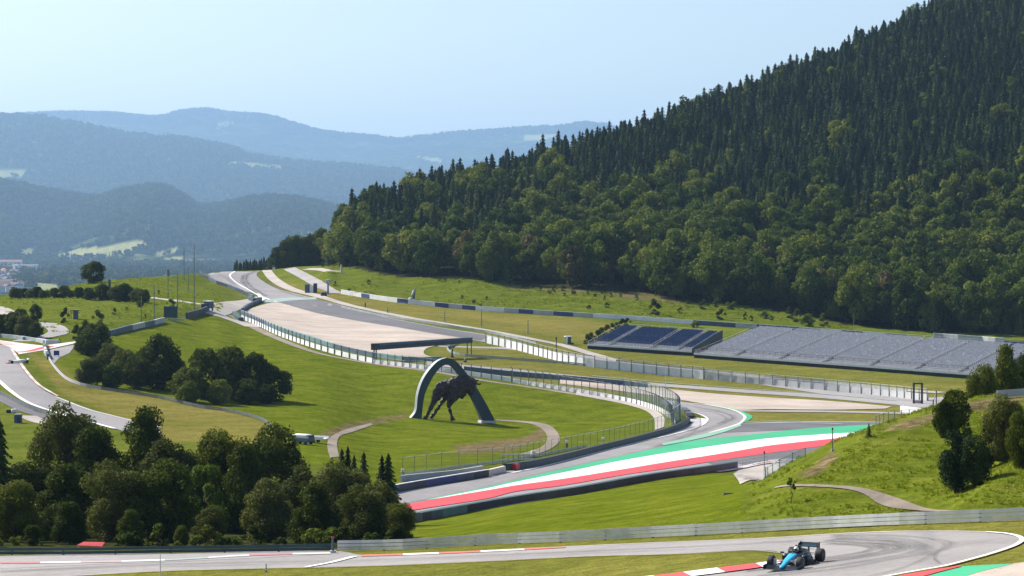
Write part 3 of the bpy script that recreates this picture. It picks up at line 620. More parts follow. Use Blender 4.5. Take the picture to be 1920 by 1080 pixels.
# ---------------------------------------------------------------- foliage
def leaf_mat(name, c0, c1, c2, trans=0.25, hue=0.5):
    m, t, bs = new_mat(name); oi = N(t, 'ShaderNodeObjectInfo')
    tc = coords(t, 'obj'); n1 = noise(t, tc, 0.55, 3, 0.6); n2 = noise(t, tc, 3.0, 2, 0.6)
    f = maths(t, 'ADD', maths(t, 'MULTIPLY', oi.outputs['Random'], 0.65), maths(t, 'MULTIPLY', n1, 0.35))
    c = ramp(t, f, [(0.15, c0), (0.5, c1), (0.9, c2)])
    c = mix(t, 1.0, c, ramp(t, n2, [(0.3, (0.7,)*3), (0.7, (1.3,)*3)]), 'MULTIPLY')
    t.links.new(c, bs.inputs['Base Color']); bs.inputs['Roughness'].default_value = 0.6; bs.inputs['Specular IOR Level'].default_value = 0.03
    tr = N(t, 'ShaderNodeBsdfTranslucent'); t.links.new(mix(t, 1.0, c, (1.3,1.4,0.5), 'MULTIPLY'), tr.inputs[0])
    ms = N(t, 'ShaderNodeMixShader'); ms.inputs[0].default_value = trans
    t.links.new(bs.outputs[0], ms.inputs[1]); t.links.new(tr.outputs[0], ms.inputs[2])
    t.links.new(ms.outputs[0], t.nodes['Material Output'].inputs['Surface']); return m
M['leaf'] = leaf_mat('leaves_olive', (0.030,0.052,0.008), (0.075,0.105,0.013), (0.165,0.180,0.030))
M['leaf_near'] = leaf_mat('leaves_deep_green', (0.024,0.036,0.004), (0.052,0.070,0.007), (0.100,0.112,0.014), 0.25)
M['leaf_bright'] = leaf_mat('leaves_light_green', (0.07,0.11,0.012), (0.10,0.14,0.016), (0.14,0.16,0.025), 0.35)
M['leaf_brown'] = leaf_mat('leaves_turning', (0.085,0.075,0.025), (0.12,0.10,0.035), (0.16,0.13,0.05), 0.2)
M['leaf_grey'] = leaf_mat('leaves_willow', (0.050,0.060,0.014), (0.080,0.090,0.020), (0.12,0.125,0.035), 0.25)
M['needle'] = leaf_mat('needles_dark', (0.012,0.026,0.012), (0.028,0.048,0.017), (0.060,0.085,0.024), 0.1)
M['needle_lite'] = leaf_mat('needles_green', (0.028,0.048,0.010), (0.050,0.074,0.014), (0.080,0.10,0.02), 0.1)
M['bark'] = plain('bark', (0.06,0.045,0.032), 0.9, var=0.4, scale=3)
def cards(C, Nrm, size, jitter=0.9, aspect=0.75, r=rng):
    """leaf clump quads at centres C with rough normals Nrm"""
    n = len(C); d = Nrm+r.normal(0, jitter, (n, 3)); d /= np.linalg.norm(d, axis=1)[:, None]+1e-9
    a = np.cross(d, r.normal(0, 1, (n, 3))); a /= np.linalg.norm(a, axis=1)[:, None]+1e-9; b = np.cross(d, a)
    s_ = (size*r.uniform(0.6, 1.4, n))[:, None]*0.5; a = a*s_; b = b*s_*aspect
    V = np.stack([C-a-b*0.5, C+b*-1.1+a*0.2, C+a+b*0.4, C-a*0.1+b], 1).reshape(-1, 3)
    return V, np.arange(n*4).reshape(n, 4)
def trunk_geo(h, r0, seed, limbs=5, spread=2.5, h0=0.3):
    r = np.random.default_rng(seed); mb = MB(); pts = [(0, 0, -0.6)]
    for k in range(1, 6): pts.append((r.normal(0, .06*k), r.normal(0, .06*k), h*k/5.5))
    mb.tube(pts, [r0*1.25, r0, r0*.85, r0*.65, r0*.45, r0*.2], 8)
    for k in range(limbs):
        z0 = h*(h0+0.5*k/limbs); a = k*2.4+r.uniform(0, 1); L = spread*r.uniform(.6, 1)
        mb.tube([(0, 0, z0), (math.cos(a)*L*.5, math.sin(a)*L*.5, z0+L*.35), (math.cos(a)*L, math.sin(a)*L, z0+L*.8)], [r0*.4, r0*.25, r0*.1], 6)
    return mb
def crown_np(h, rad, base, nl, ncard, csize, seed, shape='oval', jit=0.5, lob=1.0):
    """crown volume: irregular lobes over limbs, each a shell of leaf clumps"""
    r = np.random.default_rng(seed); LC = []; LR = []
    for k in range(nl):
        while True:
            q = r.uniform(-1, 1, 3)
            if np.linalg.norm(q) < 1: break
        q = q/max(np.linalg.norm(q), 1e-3)*np.linalg.norm(q)**0.45
        zf = (q[2]+1)/2
        w_ = {'oval': 1.0, 'cone': 1.15-0.8*zf, 'wide': 1.0-0.35*abs(zf-0.35), 'column': 0.9-0.35*zf}[shape]
        LC.append((q[0]*rad*w_*.8, q[1]*rad*w_*.8, base+(h-base)*(0.08+0.84*zf))); LR.append(lob*rad*r.uniform(.22, .42)*(0.75+0.25*w_))
    LC = np.array(LC); LR = np.array(LR); LC[:, 0] += r.normal(0, rad*.07); k = r.choice(nl, ncard, p=LR**2/np.sum(LR**2))
    d = r.normal(0, 1, (ncard, 3)); d[:, 2] += 0.25; d /= np.linalg.norm(d, axis=1)[:, None]
    rr = LR[k]*r.uniform(0.62, 1.08, ncard)*(1+0.14*np.sin(d[:, 0]*7+k)*np.cos(d[:, 1]*6+k*2))
    C = LC[k]+d*rr[:, None]*np.array([1, 1, 0.95]); C[:, 2] = np.maximum(C[:, 2], 0.05)
    return cards(C, d, csize, jit, r=r)
def conifer_np(h, rad, seed, whorls=22, per=9, droop=0.35, base=0.06, seg=3, csize=1.0, n=None):
    """tiers of boughs: clump cards along drooping branches round a dark core"""
    r = np.random.default_rng(seed); n = n or whorls*per*7; f = r.uniform(0, 1, n)**1.25; tier = np.floor(f*whorls)/whorls; fr = (f-tier)*whorls
    L = rad*((1-tier)**0.80*0.94+0.05); az = (r.integers(0, per, n)+tier*whorls*0.37)*6.283/per+r.normal(0, .16, n)
    br = np.abs(np.sin(np.floor(az*per/6.283)*12.9+tier*78.2))*.35+.75; g = r.uniform(0, 1, n)**0.6; rr = L*br*g
    z = h*(base+(0.97-base)*tier)+h/whorls*0.9*(1-g)-droop*rr+h/whorls*.25*fr
    C = np.stack([np.cos(az)*rr, np.sin(az)*rr, z], 1); d = np.stack([np.cos(az)*.8, np.sin(az)*.8, np.full(n, .75)], 1)
    V, Q = cards(C, d, csize*rad*0.30*1.0, 0.55, 0.8, r=r); k = (0.45+0.55*(1-f))
    V = (V.reshape(-1, 4, 3)-C[:, None, :])*k[:, None, None]+C[:, None, :]; V = V.reshape(-1, 3).tolist(); Fs = Q.tolist(); b0 = len(V)
    for i, (zz, q) in enumerate(((0.02, .42), (0.4, .30), (0.75, .14), (1.0, .01))):
        for a in range(7): V.append((rad*q*math.cos(a*.9), rad*q*math.sin(a*.9), h*zz))
    for i in range(3):
        for a in range(7): Fs.append((b0+i*7+a, b0+i*7+(a+1) % 7, b0+(i+1)*7+(a+1) % 7, b0+(i+1)*7+a))
    return np.array(V), np.array(Fs)
def solo_mesh(name, crown, mat, trunk=None):
    """crown and trunk in one mesh, for trees too far away to show parts"""
    V, Q = crown; mi = np.zeros(len(Q)); 
    if trunk is not None:
        tv = np.array(trunk.v); tq = np.array([f for f in trunk.f if len(f) == 4]); Q = np.vstack([Q, tq+len(V)]); V = np.vstack([V, tv]); mi = np.r_[mi, np.ones(len(tq))]
    return mesh_np(name, V, Q, [mat, M['bark']], mi=mi)
# --- prototypes for the wooded hill: meshes only
BROAD = []
for i in range(9):
    h = rng.uniform(14, 19); sh = ['oval', 'wide', 'oval', 'cone'][i % 4]
    BROAD.append((solo_mesh('broadleaf_tree', crown_np(h, h*.42, h*.08, 22, 2600, 1.0, 100+i, sh), M['leaf'], trunk_geo(h*.5, .28, i, 3)), h))
BROWN = [(solo_mesh('broadleaf_tree', crown_np(15, 5.2, 1.5, 26, 2200, 0.9, 140+i, 'oval'), M['leaf_brown'], trunk_geo(7, .26, i, 3)), 15) for i in range(2)]
BRITE = [(solo_mesh('broadleaf_tree', crown_np(14, 5.0, 1.4, 24, 2200, 0.9, 150+i, 'wide'), M['leaf_bright'], trunk_geo(7, .26, i, 3)), 14) for i in range(1)]
CONI = [(solo_mesh('spruce_tree', conifer_np(18+3*(i % 3), 5.6+.6*(i % 2), 200+i, 12, 8, 0.42), M['needle'], trunk_geo(14, .25, i, 0)), 24) for i in range(5)]
LARCH = [(solo_mesh('spruce_tree', conifer_np(17+2*(i % 2), 5.2, 220+i, 11, 8, 0.45), M['needle_lite'], trunk_geo(12, .25, i, 0)), 21) for i in range(3)]

# --- sites on the hill
bl = [(585,440),(640,440),(700,420),(820,405),(950,385),(1060,365),(1160,370),(1300,395),(1450,415),(1600,400),(1700,385),(1800,350),(1920,310),(2300,250)]
sites = []
yy = 905.0
sp = 5.7
for Y in np.arange(858, 1640, sp):
    xa, xb = (560-CX)/F*Y, (2080-CX)/F*Y
    for X in np.arange(xa, xb, sp):
        x = X+rng.uniform(-3, 3); y = Y+rng.uniform(-3, 3); u = CX+F*x/y
        j = int(np.clip((u-U0)/DU, 0, nU-1)); edge = LY[14][j]+4+6*math.sin(x*.07)+4*math.sin(x*.19)
        if u < 618: edge += (618-u)*1.5
        if y < edge or y > LY[16][j]+55: continue
        if u < 617: continue
        bb = np.interp(u, [q[0] for q in bl], [q[1] for q in bl])+58
        if HY-F*gz(x, y)/y > bb and rng.random() < .34: continue
        sites.append((x, y))
sites = np.array(sites); sz = terrain(sites[:, 0], sites[:, 1]); su = CX+F*sites[:, 0]/sites[:, 1]; sp_ = HY-F*sz/sites[:, 1]
nz = fbm(sites[:, 0]/60, sites[:, 1]/60, 9, 3)
kind = []
for i in range(len(sites)):
    b = np.interp(su[i], [q[0] for q in bl], [q[1] for q in bl])+58
    v = (sp_[i]-b)/60+(nz[i]-0.5)*2.0+rng.normal(0, .35)
    if v > 0.1: kind.append('l' if rng.random() < .12 else 'w' if rng.random() < (0.10 if nz[i] > .5 else .05) else ('y' if rng.random() < .05 else 'b'))
    elif v > -0.9: kind.append('l' if rng.random() < .6 else ('b' if rng.random() < .5 else 'c'))
    else: kind.append('c' if rng.random() < (.90 if nz[i] < .55 else .72) else ('l' if rng.random() < .88 else ('y' if rng.random() < .25 else 'b')))
kind = np.array(kind)
order = np.argsort(sites[:, 1]-0.0)
SETS = {'b': BROAD, 'w': BROWN, 'y': BRITE, 'c': CONI, 'l': LARCH}
inview = (su > 590) & (su < 1945)
cnt = {'broad': 0, 'coni': 0}; single = np.zeros(len(sites), bool)
def place(me, x, y, z, s_, rz, name, lab, cat, grp, tilt=0.0, sz_=1.0):
    o = add(name, me); o.location = (x, y, z); o.rotation_euler = (rng.normal(0, .03)+tilt, rng.normal(0, .03), rz); o.scale = (s_, s_, s_*sz_); return tag(o, lab, cat, grp)
def where(u, v):
    if u < 700: a = 'at the left end of the wooded hill'
    elif u < 860: a = 'above the white statue on the meadow'
    elif u < 1100: a = 'on the hill above the long grass verge'
    elif u < 1300: a = 'on the hill above the blue grandstand'
    elif u < 1600: a = 'on the hill behind the grey grandstand'
    else: a = 'on the steep hill at the right edge'
    return a
for i in order:
    if not inview[i]: continue
    fam = 'broad' if kind[i] in 'bwy' else 'coni'
    if cnt[fam] >= 300: continue
    cnt[fam] += 1; single[i] = True
    me, h = SETS[kind[i]][rng.integers(len(SETS[kind[i]]))]
    front = sites[i][1] < LY[14][int(np.clip((su[i]-U0)/DU, 0, nU-1))]+16
    if fam == 'broad':
        col_ = {'b': 'olive green', 'w': 'browning', 'y': 'bright yellow-green'}[kind[i]]
        lab = f"{col_} broadleaf tree {'in the front row' if front else 'further back'} {where(su[i], 0)}"
        place(me, *sites[i], sz[i]-.3, rng.uniform(.58, 1.08), rng.uniform(0, 6.28), 'broadleaf_tree', lab, 'tree', 'broadleaf trees of the wooded hill', sz_=rng.uniform(1.0, 1.3))
    else:
        lab = f"{'dark' if kind[i] == 'c' else 'mid-green'} pointed spruce {where(su[i], 0)}"
        place(me, *sites[i], sz[i]-.3, rng.uniform(.50, .92), rng.uniform(0, 6.28), 'spruce_tree', lab, 'tree', 'spruces of the wooded hill', sz_=rng.uniform(.9, 1.15))
def scatter(name, protos, pts, scl, idx, label=None, seed=1, unlinked=True, zs=None):
    """one stuff object: points that carry a prototype index and a size, instanced by geometry nodes"""
    cl = bpy.data.collections.new(name+'_sources')
    for k, me in enumerate(protos):
        q = bpy.data.objects.new('%s_source_%02d' % (name, k), me); cl.objects.link(q)
    me = bpy.data.meshes.new(name); me.vertices.add(len(pts)); me.vertices.foreach_set('co', np.asarray(pts, np.float32).ravel())
    a = me.attributes.new('pick', 'INT', 'POINT'); a.data.foreach_set('value', np.asarray(idx, np.int32))
    a = me.attributes.new('size', 'FLOAT', 'POINT'); a.data.foreach_set('value', np.asarray(scl, np.float32))
    a = me.attributes.new('turn', 'FLOAT', 'POINT'); a.data.foreach_set('value', np.random.default_rng(seed).uniform(0, 6.28, len(pts)).astype(np.float32))
    o = add(name, me); tag(o, kind='stuff', label=label); ng = bpy.data.node_groups.new(name, 'GeometryNodeTree')
    ng.interface.new_socket('Geometry', in_out='INPUT', socket_type='NodeSocketGeometry'); ng.interface.new_socket('Geometry', in_out='OUTPUT', socket_type='NodeSocketGeometry')
    gi = ng.nodes.new('NodeGroupInput'); go = ng.nodes.new('NodeGroupOutput'); ip = ng.nodes.new('GeometryNodeInstanceOnPoints'); ci = ng.nodes.new('GeometryNodeCollectionInfo')
    ci.inputs['Collection'].default_value = cl; ci.inputs['Separate Children'].default_value = True; ci.inputs['Reset Children'].default_value = True
    ip.inputs['Pick Instance'].default_value = True
    def na(nm, dt):
        n_ = ng.nodes.new('GeometryNodeInputNamedAttribute'); n_.data_type = dt; n_.inputs['Name'].default_value = nm; return n_.outputs['Attribute']
    ng.links.new(gi.outputs[0], ip.inputs['Points']); ng.links.new(ci.outputs[0], ip.inputs['Instance']); ng.links.new(na('pick', 'INT'), ip.inputs['Instance Index'])
    cz = ng.nodes.new('ShaderNodeCombineXYZ'); ng.links.new(na('turn', 'FLOAT'), cz.inputs[2]); ng.links.new(cz.outputs[0], ip.inputs['Rotation'])
    ng.links.new(na('size', 'FLOAT'), ip.inputs['Scale']); ng.links.new(ip.outputs[0], go.inputs[0])
    md = o.modifiers.new('scatter', 'NODES'); md.node_group = ng; return o
rest = ~single; ALLP = BROAD+BROWN+BRITE+CONI+LARCH
off_ = {'b': 0, 'w': len(BROAD), 'y': len(BROAD)+2, 'c': len(BROAD)+3, 'l': len(BROAD)+3+len(CONI)}
for nm, fam, txt in (('wooded_hillside', 'bwy', None), ('spruce_forest', 'cl', None)):
    sel = np.where(rest & np.isin(kind, list(fam)))[0]
    pk = [off_[kind[i]]+rng.integers(len(SETS[kind[i]])) for i in sel]
    scatter(nm, [q[0] for q in ALLP], np.stack([sites[sel, 0], sites[sel, 1], sz[sel]-.3], 1), np.where(np.isin(kind[sel], list('cl')), rng.uniform(.48, .92, len(sel)), rng.uniform(.6, 1.1, len(sel))), pk)
print('TREES', len(sites), cnt)

# --- far woods: low clumps over the ridges and valley, three merged point clouds
def blob(seed, con=False):
    r = np.random.default_rng(seed)
    if con: return conifer_np(22, 5, seed, 6, 5, n=90, csize=1.6)
    V, Q = crown_np(17, 9, 1, 9, 90, 6.5, seed, 'wide'); return V, Q
FM = [mesh_np('far_clump', *blob(300+i, i > 2), [M['leaf_near'] if i <= 2 else M['needle']]) for i in range(5)]
def far_sites(n, y0, y1, u0, u1, seed):
    r = np.random.default_rng(seed); Y = np.sqrt(r.uniform(y0**2, y1**2, n)); u = r.uniform(u0, u1, n); X = (u-CX)/F*Y
    a = np.clip((u+1200)/5, 0, len(FUS)-1).astype(int); b = np.clip((np.log(Y)-math.log(1300))/(math.log(32500)-math.log(1300))*(len(FYS)-1), 0, len(FYS)-1).astype(int)
    keep = meadow[b, a] < 0.5; return X[keep], Y[keep]
for nm, n, y0, y1, u1, dens, s0 in (('valley_wood', 9000, 5200, 9800, 660, .30, 1.0), ('ridge_wood', 16000, 9800, 13000, 760, -1, 1.3), ('far_ridge_wood', 16000, 14500, 20500, 1000, -1, 2.0), ('skyline_wood', 14000, 26500, 29600, 1300, -1, 1.8)):
    X, Y = far_sites(n, y0, y1, -60, u1, n)
    if dens > 0:
        k = fbm(X/420, Y/420, 44, 3) > 0.47; X, Y = X[k], Y[k]
    Z = far_z(X, Y)
    scatter(nm, FM, np.stack([X, Y, Z-2], 1), rng.uniform(.6, 1.35, len(X))*s0, rng.integers(0, 5, len(X)))
# ---------------------------------------------------------------- barriers, fences, rails
M['navy'] = plain('painted_navy', (0.018,0.030,0.055), 0.55, var=0.35, scale=0.4); M['teal_dark'] = plain('painted_dark_teal', (0.018,0.055,0.06), 0.6, var=0.3, scale=0.5)
M['teal'] = plain('painted_teal', (0.09,0.19,0.20), 0.6, var=0.25, scale=0.5); M['rail_grey'] = plain('weathered_rail', (0.26,0.31,0.31), 0.6, var=0.2, scale=0.5); M['slate'] = plain('slate_blue', (0.05,0.085,0.13), 0.55, var=0.3, scale=0.5)
M['zinc'] = plain('galvanised_steel', (0.55,0.56,0.57), 0.42, 0.35, var=0.15, scale=1.2); M['zinc_dark'] = plain('weathered_steel', (0.13,0.15,0.16), 0.5, 0.4, var=0.3, scale=1.2)
M['white'] = plain('white_panel', (0.70,0.70,0.70), 0.6, var=0.1, scale=0.6); M['grey'] = plain('grey_panel', (0.38,0.39,0.40), 0.65, var=0.14, scale=0.5)
M['banner_blue'] = plain('blue_banner', (0.035,0.055,0.19), 0.6, var=0.25, scale=1.0); M['black'] = plain('black_rubber', (0.018,0.018,0.02), 0.75, var=0.3)
M['red'] = plain('red_paint', (0.45,0.03,0.03), 0.5); M['wood'] = plain('timber', (0.20,0.13,0.08), 0.8, var=0.3); M['orange'] = plain('orange_paint', (0.6,0.2,0.03), 0.5)
M['cream'] = plain('cream_render', (0.62,0.58,0.50), 0.8, var=0.08); M['roof'] = plain('brown_roof', (0.16,0.08,0.06), 0.85, var=0.2); M['glass'] = plain('dark_glass', (0.02,0.03,0.04), 0.12, var=0.1)
def net_mat(name, c, a):
    m, t, bs = new_mat(name); bs.inputs['Base Color'].default_value = (*c, 1); bs.inputs['Roughness'].default_value = 0.6; bs.inputs['Alpha'].default_value = a
    return m
M['net'] = net_mat('wire_netting', (0.20,0.24,0.24), 0.12); M['net_dense'] = net_mat('windbreak_netting', (0.20,0.30,0.31), 0.30)
def ground_path(C, step=6.0, off=0.0):
    return [hit(p[0], p[1], off) for p in catmull(C, step)]
def at_dist(P, ds):
    """points and headings at distances along a polyline"""
    s_ = [0]
    for i in range(1, len(P)): s_.append(s_[-1]+(P[i]-P[i-1]).length)
    out = []
    for d in ds:
        d = min(max(d, 0), s_[-1]); k = max(1, min(len(P)-1, int(np.searchsorted(s_, d)))); t = (d-s_[k-1])/max(s_[k]-s_[k-1], 1e-6); p = P[k-1].lerp(P[k], t); q = P[k]-P[k-1]
        p = Vector((p.x, p.y, gz(p.x, p.y))); out.append((p, math.atan2(q.y, q.x)))
    return out
def plen(P): return sum((P[i]-P[i-1]).length for i in range(1, len(P)))
def wallmesh(P, prof, close=True):
    """sweep a profile [(across, up)...] along ground points"""
    V = []; n = len(prof)
    for i, p in enumerate(P):
        d = P[min(i+1, len(P)-1)]-P[max(i-1, 0)]; d.z = 0; d.normalize(); q = Vector((d.y, -d.x, 0))
        V += [(p.x+q.x*a, p.y+q.y*a, p.z+b) for a, b in prof]
    m = n if close else n-1
    Fq = [(i*n+k, i*n+(k+1) % n, (i+1)*n+(k+1) % n, (i+1)*n+k) for i in range(len(P)-1) for k in range(m)]
    if close: Fq += [tuple(range(n-1, -1, -1)), tuple((len(P)-1)*n+k for k in range(n))]
    return V, Fq
def rel(P, o): return [Vector((p.x-o.x, p.y-o.y, p.z-o.z)) for p in P]
def sweep(name, P, prof, mats, parent=None, close=True, pick=None):
    mb = MB(); V, Fq = wallmesh(P, prof, close); mb.raw(V, Fq)
    if pick: mb.m = [pick(i // (len(prof) if close else len(prof)-1), i % (len(prof) if close else len(prof)-1)) for i in range(len(Fq))]
    return mb.build(name, mats, parent)
def even(P, step):
    L = plen(P); n = max(2, int(L/step)+1); return [q[0] for q in at_dist(P, np.linspace(0, L, n))]
def posts(P, spacing, h, w_, mat, root, o, maxn=100, off_=0.0, cap=None, name='post'):
    L = plen(P); n = min(maxn, int(L/spacing)+1); me = None
    for k, (p, a) in enumerate(at_dist(P, np.linspace(0, L, n))):
        if me is None:
            mb = MB(); mb.box((0, 0, h/2-0.2), (w_, w_, h+0.4))
            if cap: mb.bar((0, 0, h), (0, cap, h+abs(cap)*.6), w_*.8, w_*.8)
            q = mb.build(name, mat, root); me = q.data
        else: q = add(name, me, root)
        q.location = (p.x-o.x-math.sin(a)*off_, p.y-o.y+math.cos(a)*off_, p.z-o.z); q.rotation_euler = (0, 0, a)
def rail(C, label, h, rails, mat, spacing=4.0, sub=2.0, group=None):
    """crash barrier of stacked corrugated beams on posts"""
    P = even(ground_path(C), sub); o = P[0].copy(); Q = rel(P, o); root = empty('guardrail', o, 0, label, 'guardrail', group)
    bh = h/rails*0.84
    for k in range(rails):
        z = h*(k+.5)/rails+0.06; prof = [(0.00, z-bh*.5), (-0.19, z-bh*.32), (-0.19, z-bh*.24), (0.0, z-bh*.04), (0.0, z+bh*.04), (-0.19, z+bh*.24), (-0.19, z+bh*.32), (0.0, z+bh*.5), (0.03, z+bh*.5), (0.03, z-bh*.5)]
        sweep('beam', Q, prof, mat, root)
    posts(P, spacing, h, 0.12, M['zinc_dark'], root, o, 60, 0.14); return root
def barrier(C, label, h, th, mats, cat='barrier', name='tyre_barrier', sub=3.0, panels=None, capm=None, lean=0.0):
    P = even(ground_path(C), sub); o = P[0].copy(); Q = rel(P, o); root = empty(name, o, 0, label, cat)
    prof = [(-th/2, -0.2), (-th/2, h), (th/2, h), (th/2, -0.2)]
    if panels:
        L = plen(P); n = int(L/panels[0]); r = random.Random(len(label)); prev = None
        for k in range(min(n, 100)):
            seg = rel([q[0] for q in at_dist(P, np.linspace(L*k/n, L*(k+1)/n, max(2, int(panels[0]/6)+1)))], o)
            m_ = r.choice(mats); hh = h*r.uniform(.96, 1.04)
            q = sweep('panel', seg, [(-th/2, -0.2), (-th/2, hh), (th/2, hh), (th/2, -0.2)], m_, root)
    else: sweep('belt', Q, prof, mats[0], root)
    if capm: sweep('cover_or_sun_strip', Q, [(-th*.48, h+.0), (-th*.48, h+.10), (th*.46, h+.10), (th*.46, h)], capm, root)  # barrier top; on pale walls a white strip added to catch the sun
    return root
def fence(C, label, h, spacing, wall_h=0.0, wall_m=None, net='net', cap=None, postm='zinc_dark', pw=0.14, name='catch_fence', sub=4.0, top=True, net0=None):
    P = even(ground_path(C), sub); o = P[0].copy(); Q = rel(P, o); root = empty(name, o, 0, label, 'fence')
    if wall_h: sweep('low_wall', Q, [(-.18, -.2), (-.12, wall_h), (.12, wall_h), (.18, -.2)], wall_m, root)
    if net: sweep('netting', Q, [(0.2, net0 if net0 is not None else wall_h), (0.2, h)], M[net], root, close=False)
    if top: sweep('top_wire', Q, [(0.17, h-.04), (0.17, h+.04), (0.23, h+.04), (0.23, h-.04)], M['zinc'], root)
    posts(P, spacing, h, pw, M[postm], root, o, 100, -0.27, cap); return root
# near hairpin
rail([(633,1034),(760,1031.5),(900,1023),(1050,1017.5),(1200,1010),(1350,1002.5),(1500,994),(1700,985),(1920,977),(2060,971)], 'long silver crash barrier of stacked corrugated beams beyond the near track', 0.84, 3, M['zinc'])
rail([(-80,1044),(0,1041.5),(150,1041),(320,1038),(480,1036),(622,1033.5)], 'dark weathered crash barrier at the foot of the big dark trees', 0.58, 2, M['teal_dark'])
HMIN = 250.0
barrier([(700,991),(780,977),(870,961),(960,945),(1085,925.5),(1210,902.5),(1335,884),(1378,877)], 'long navy tyre barrier along the lawn below the tricolour stripes', 0.92, 1.0, [M['navy']], capm=M['teal_dark'])
barrier([(782,976.5),(830,968),(872,960.5)], 'grey padded barrier section at the near end of the navy barrier', 0.98, 1.1, [M['teal'], M['slate'], M['grey']], name='padded_barrier', panels=(3.0,))
HMIN = 300.0
barrier([(700,931),(750,921),(830,907),(915,893)], 'navy and white advertising wall left of the red and black boards', 0.95, 0.35, [M['navy'], M['banner_blue'], M['navy'], M['slate']], name='advertising_wall', cat='wall', panels=(4.5,), capm=M['white'])
barrier([(950,882),(985,877.5),(1010,873),(1060,861.5),(1120,846),(1200,826),(1255,810),(1280,800),(1290,791)], 'dark green tyre barrier round the inside of the chicane', 0.95, 1.0, [M['teal_dark']], capm=M['black'])
barrier([(1283,770),(1290,778),(1296,786)], 'short stack of black tyres behind the inner kerb', 0.8, 1.2, [M['black'], M['zinc_dark']], name='tyre_stack', panels=(4.0,))
barrier([(916,892),(945,885)], 'small cream and white boards beside the red barrier end', 0.9, 0.5, [M['cream'], M['white']], name='advertising_wall', cat='wall', panels=(5.0,))
barrier([(961,882),(968,881)], 'small red block closing the near end of the green barrier', 1.0, 1.2, [M['red']], name='barrier_end')
fence([(752,892),(800,885),(850,879),(905,874),(950,869),(1000,860),(1070,846),(1130,834),(1190,819),(1245,803),(1262,796)], 'thin mesh catch fence on the verge above the green barrier', 2.7, 4.0, 0, None, 'net', -0.4, 'zinc_dark', 0.05)
rail([(758,893),(850,880),(940,868),(1000,858),(1100,838)], 'thin silver guardrail behind the mesh fence above the advertising wall', 0.5, 1, M['zinc'])
barrier([(752,903),(800,898),(850,893),(905,884)], 'grey concrete wall behind the advertising wall', 0.9, 0.4, [M['grey']], name='concrete_wall', cat='wall')
# long curving fence round the bull meadow
fence([(452,598),(475,607),(520,628),(560,643),(600,656),(650,670),(700,681)], 'white walled fence with teal screen along the lower edge of the big gravel trap', 3.0, 4.5, 1.3, M['white'], 'net', None, 'slate', 0.2, net0=1.3)
fence([(700,682),(760,688),(830,697),(900,707),(960,716)], 'slate post fence with white wall passing behind the arch', 3.0, 3.0, 1.1, M['white'], 'net', None, 'slate', 0.15)
fence([(962,717),(1030,728),(1100,739),(1160,750),(1210,762),(1245,776),(1262,790),(1266,800)], 'tall dark post fence with pale wall right of the arch', 3.6, 2.6, 1.0, M['white'], 'net', -0.9, 'zinc_dark', 0.14)
fence([(1170,746),(1230,757),(1258,767),(1276,780),(1277,796),(1262,806)], 'tall blue-grey mesh fence bending round the end of the meadow', 4.4, 2.8, 0, None, 'net_dense', -0.8, 'slate', 0.10)
barrier([(453,588),(500,611),(565,632),(635,654),(700,668),(765,677),(825,676)], 'long teal tyre wall at the lower edge of the gravel trap', 1.1, 1.0, [M['teal'], M['teal'], M['slate']], panels=(14.0,))
barrier([(870,696),(960,705),(1060,713),(1160,722),(1215,727)], 'long straight slate blue barrier behind the dark post fence', 1.3, 0.8, [M['slate']])
# white panelled wall of the straight
fence([(912,643),(960,654),(1010,667),(1080,684),(1160,694),(1240,703),(1320,711)], 'white panelled wall with dark posts crossing below the blue grandstand', 3.4, 3.6, 2.3, M['white'], 'net', None, 'zinc_dark', 0.16)
fence([(1322,711.5),(1440,722),(1560,733),(1680,745),(1740,752)], 'low pale panelled wall with posts below the grey grandstand', 3.0, 4.2, 1.7, M['grey'], 'net', None, 'zinc_dark', 0.14)
rail([(852,648),(838,654),(845,662),(870,668),(960,675),(1060,683),(1180,696),(1300,709),(1440,722)], 'pale guardrail curving round the small green mound', 0.75, 2, M['rail_grey'], 6)
rail([(640,577),(700,590),(765,601),(840,613),(930,627),(990,642),(1005,646)], 'grey-blue guardrail following the service road past the long verge', 0.7, 2, M['rail_grey'], 6)
rail([(1155,681),(1230,690),(1330,700),(1430,711),(1560,722),(1700,737)], 'pale double guardrail at the foot of the grandstand bank', 1.1, 2, M['grey'], 6)
# crest of the straight
barrier([(376,516),(390,523),(404,531),(425,538),(448,547),(475,560)], 'dark blue barrier climbing along the left side of the far bend', 1.2, 0.8, [M['navy'], M['slate']], panels=(9.0,))
barrier([(380,510),(400,507),(440,505.5),(485,505)], 'dark barrier along the crest of the far bend', 1.4, 1.0, [M['black'], M['navy']], panels=(12.0,))
barrier([(468,563),(482,568),(488,564)], 'clump of slate tyre stacks beside the white run-off at the far bend', 1.5, 1.4, [M['slate'], M['teal_dark']], name='tyre_stack', panels=(4.0,))
barrier([(455,584),(462,578),(476,571),(488,567)], 'blue and navy barrier at the upper left corner of the gravel trap', 1.2, 0.8, [M['banner_blue'], M['slate'], M['navy']], panels=(5.0,))
barrier([(440,590),(444,597),(452,602)], 'dark bushy tyre heap at the left corner of the gravel trap', 1.1, 1.6, [M['teal_dark']], name='tyre_stack')
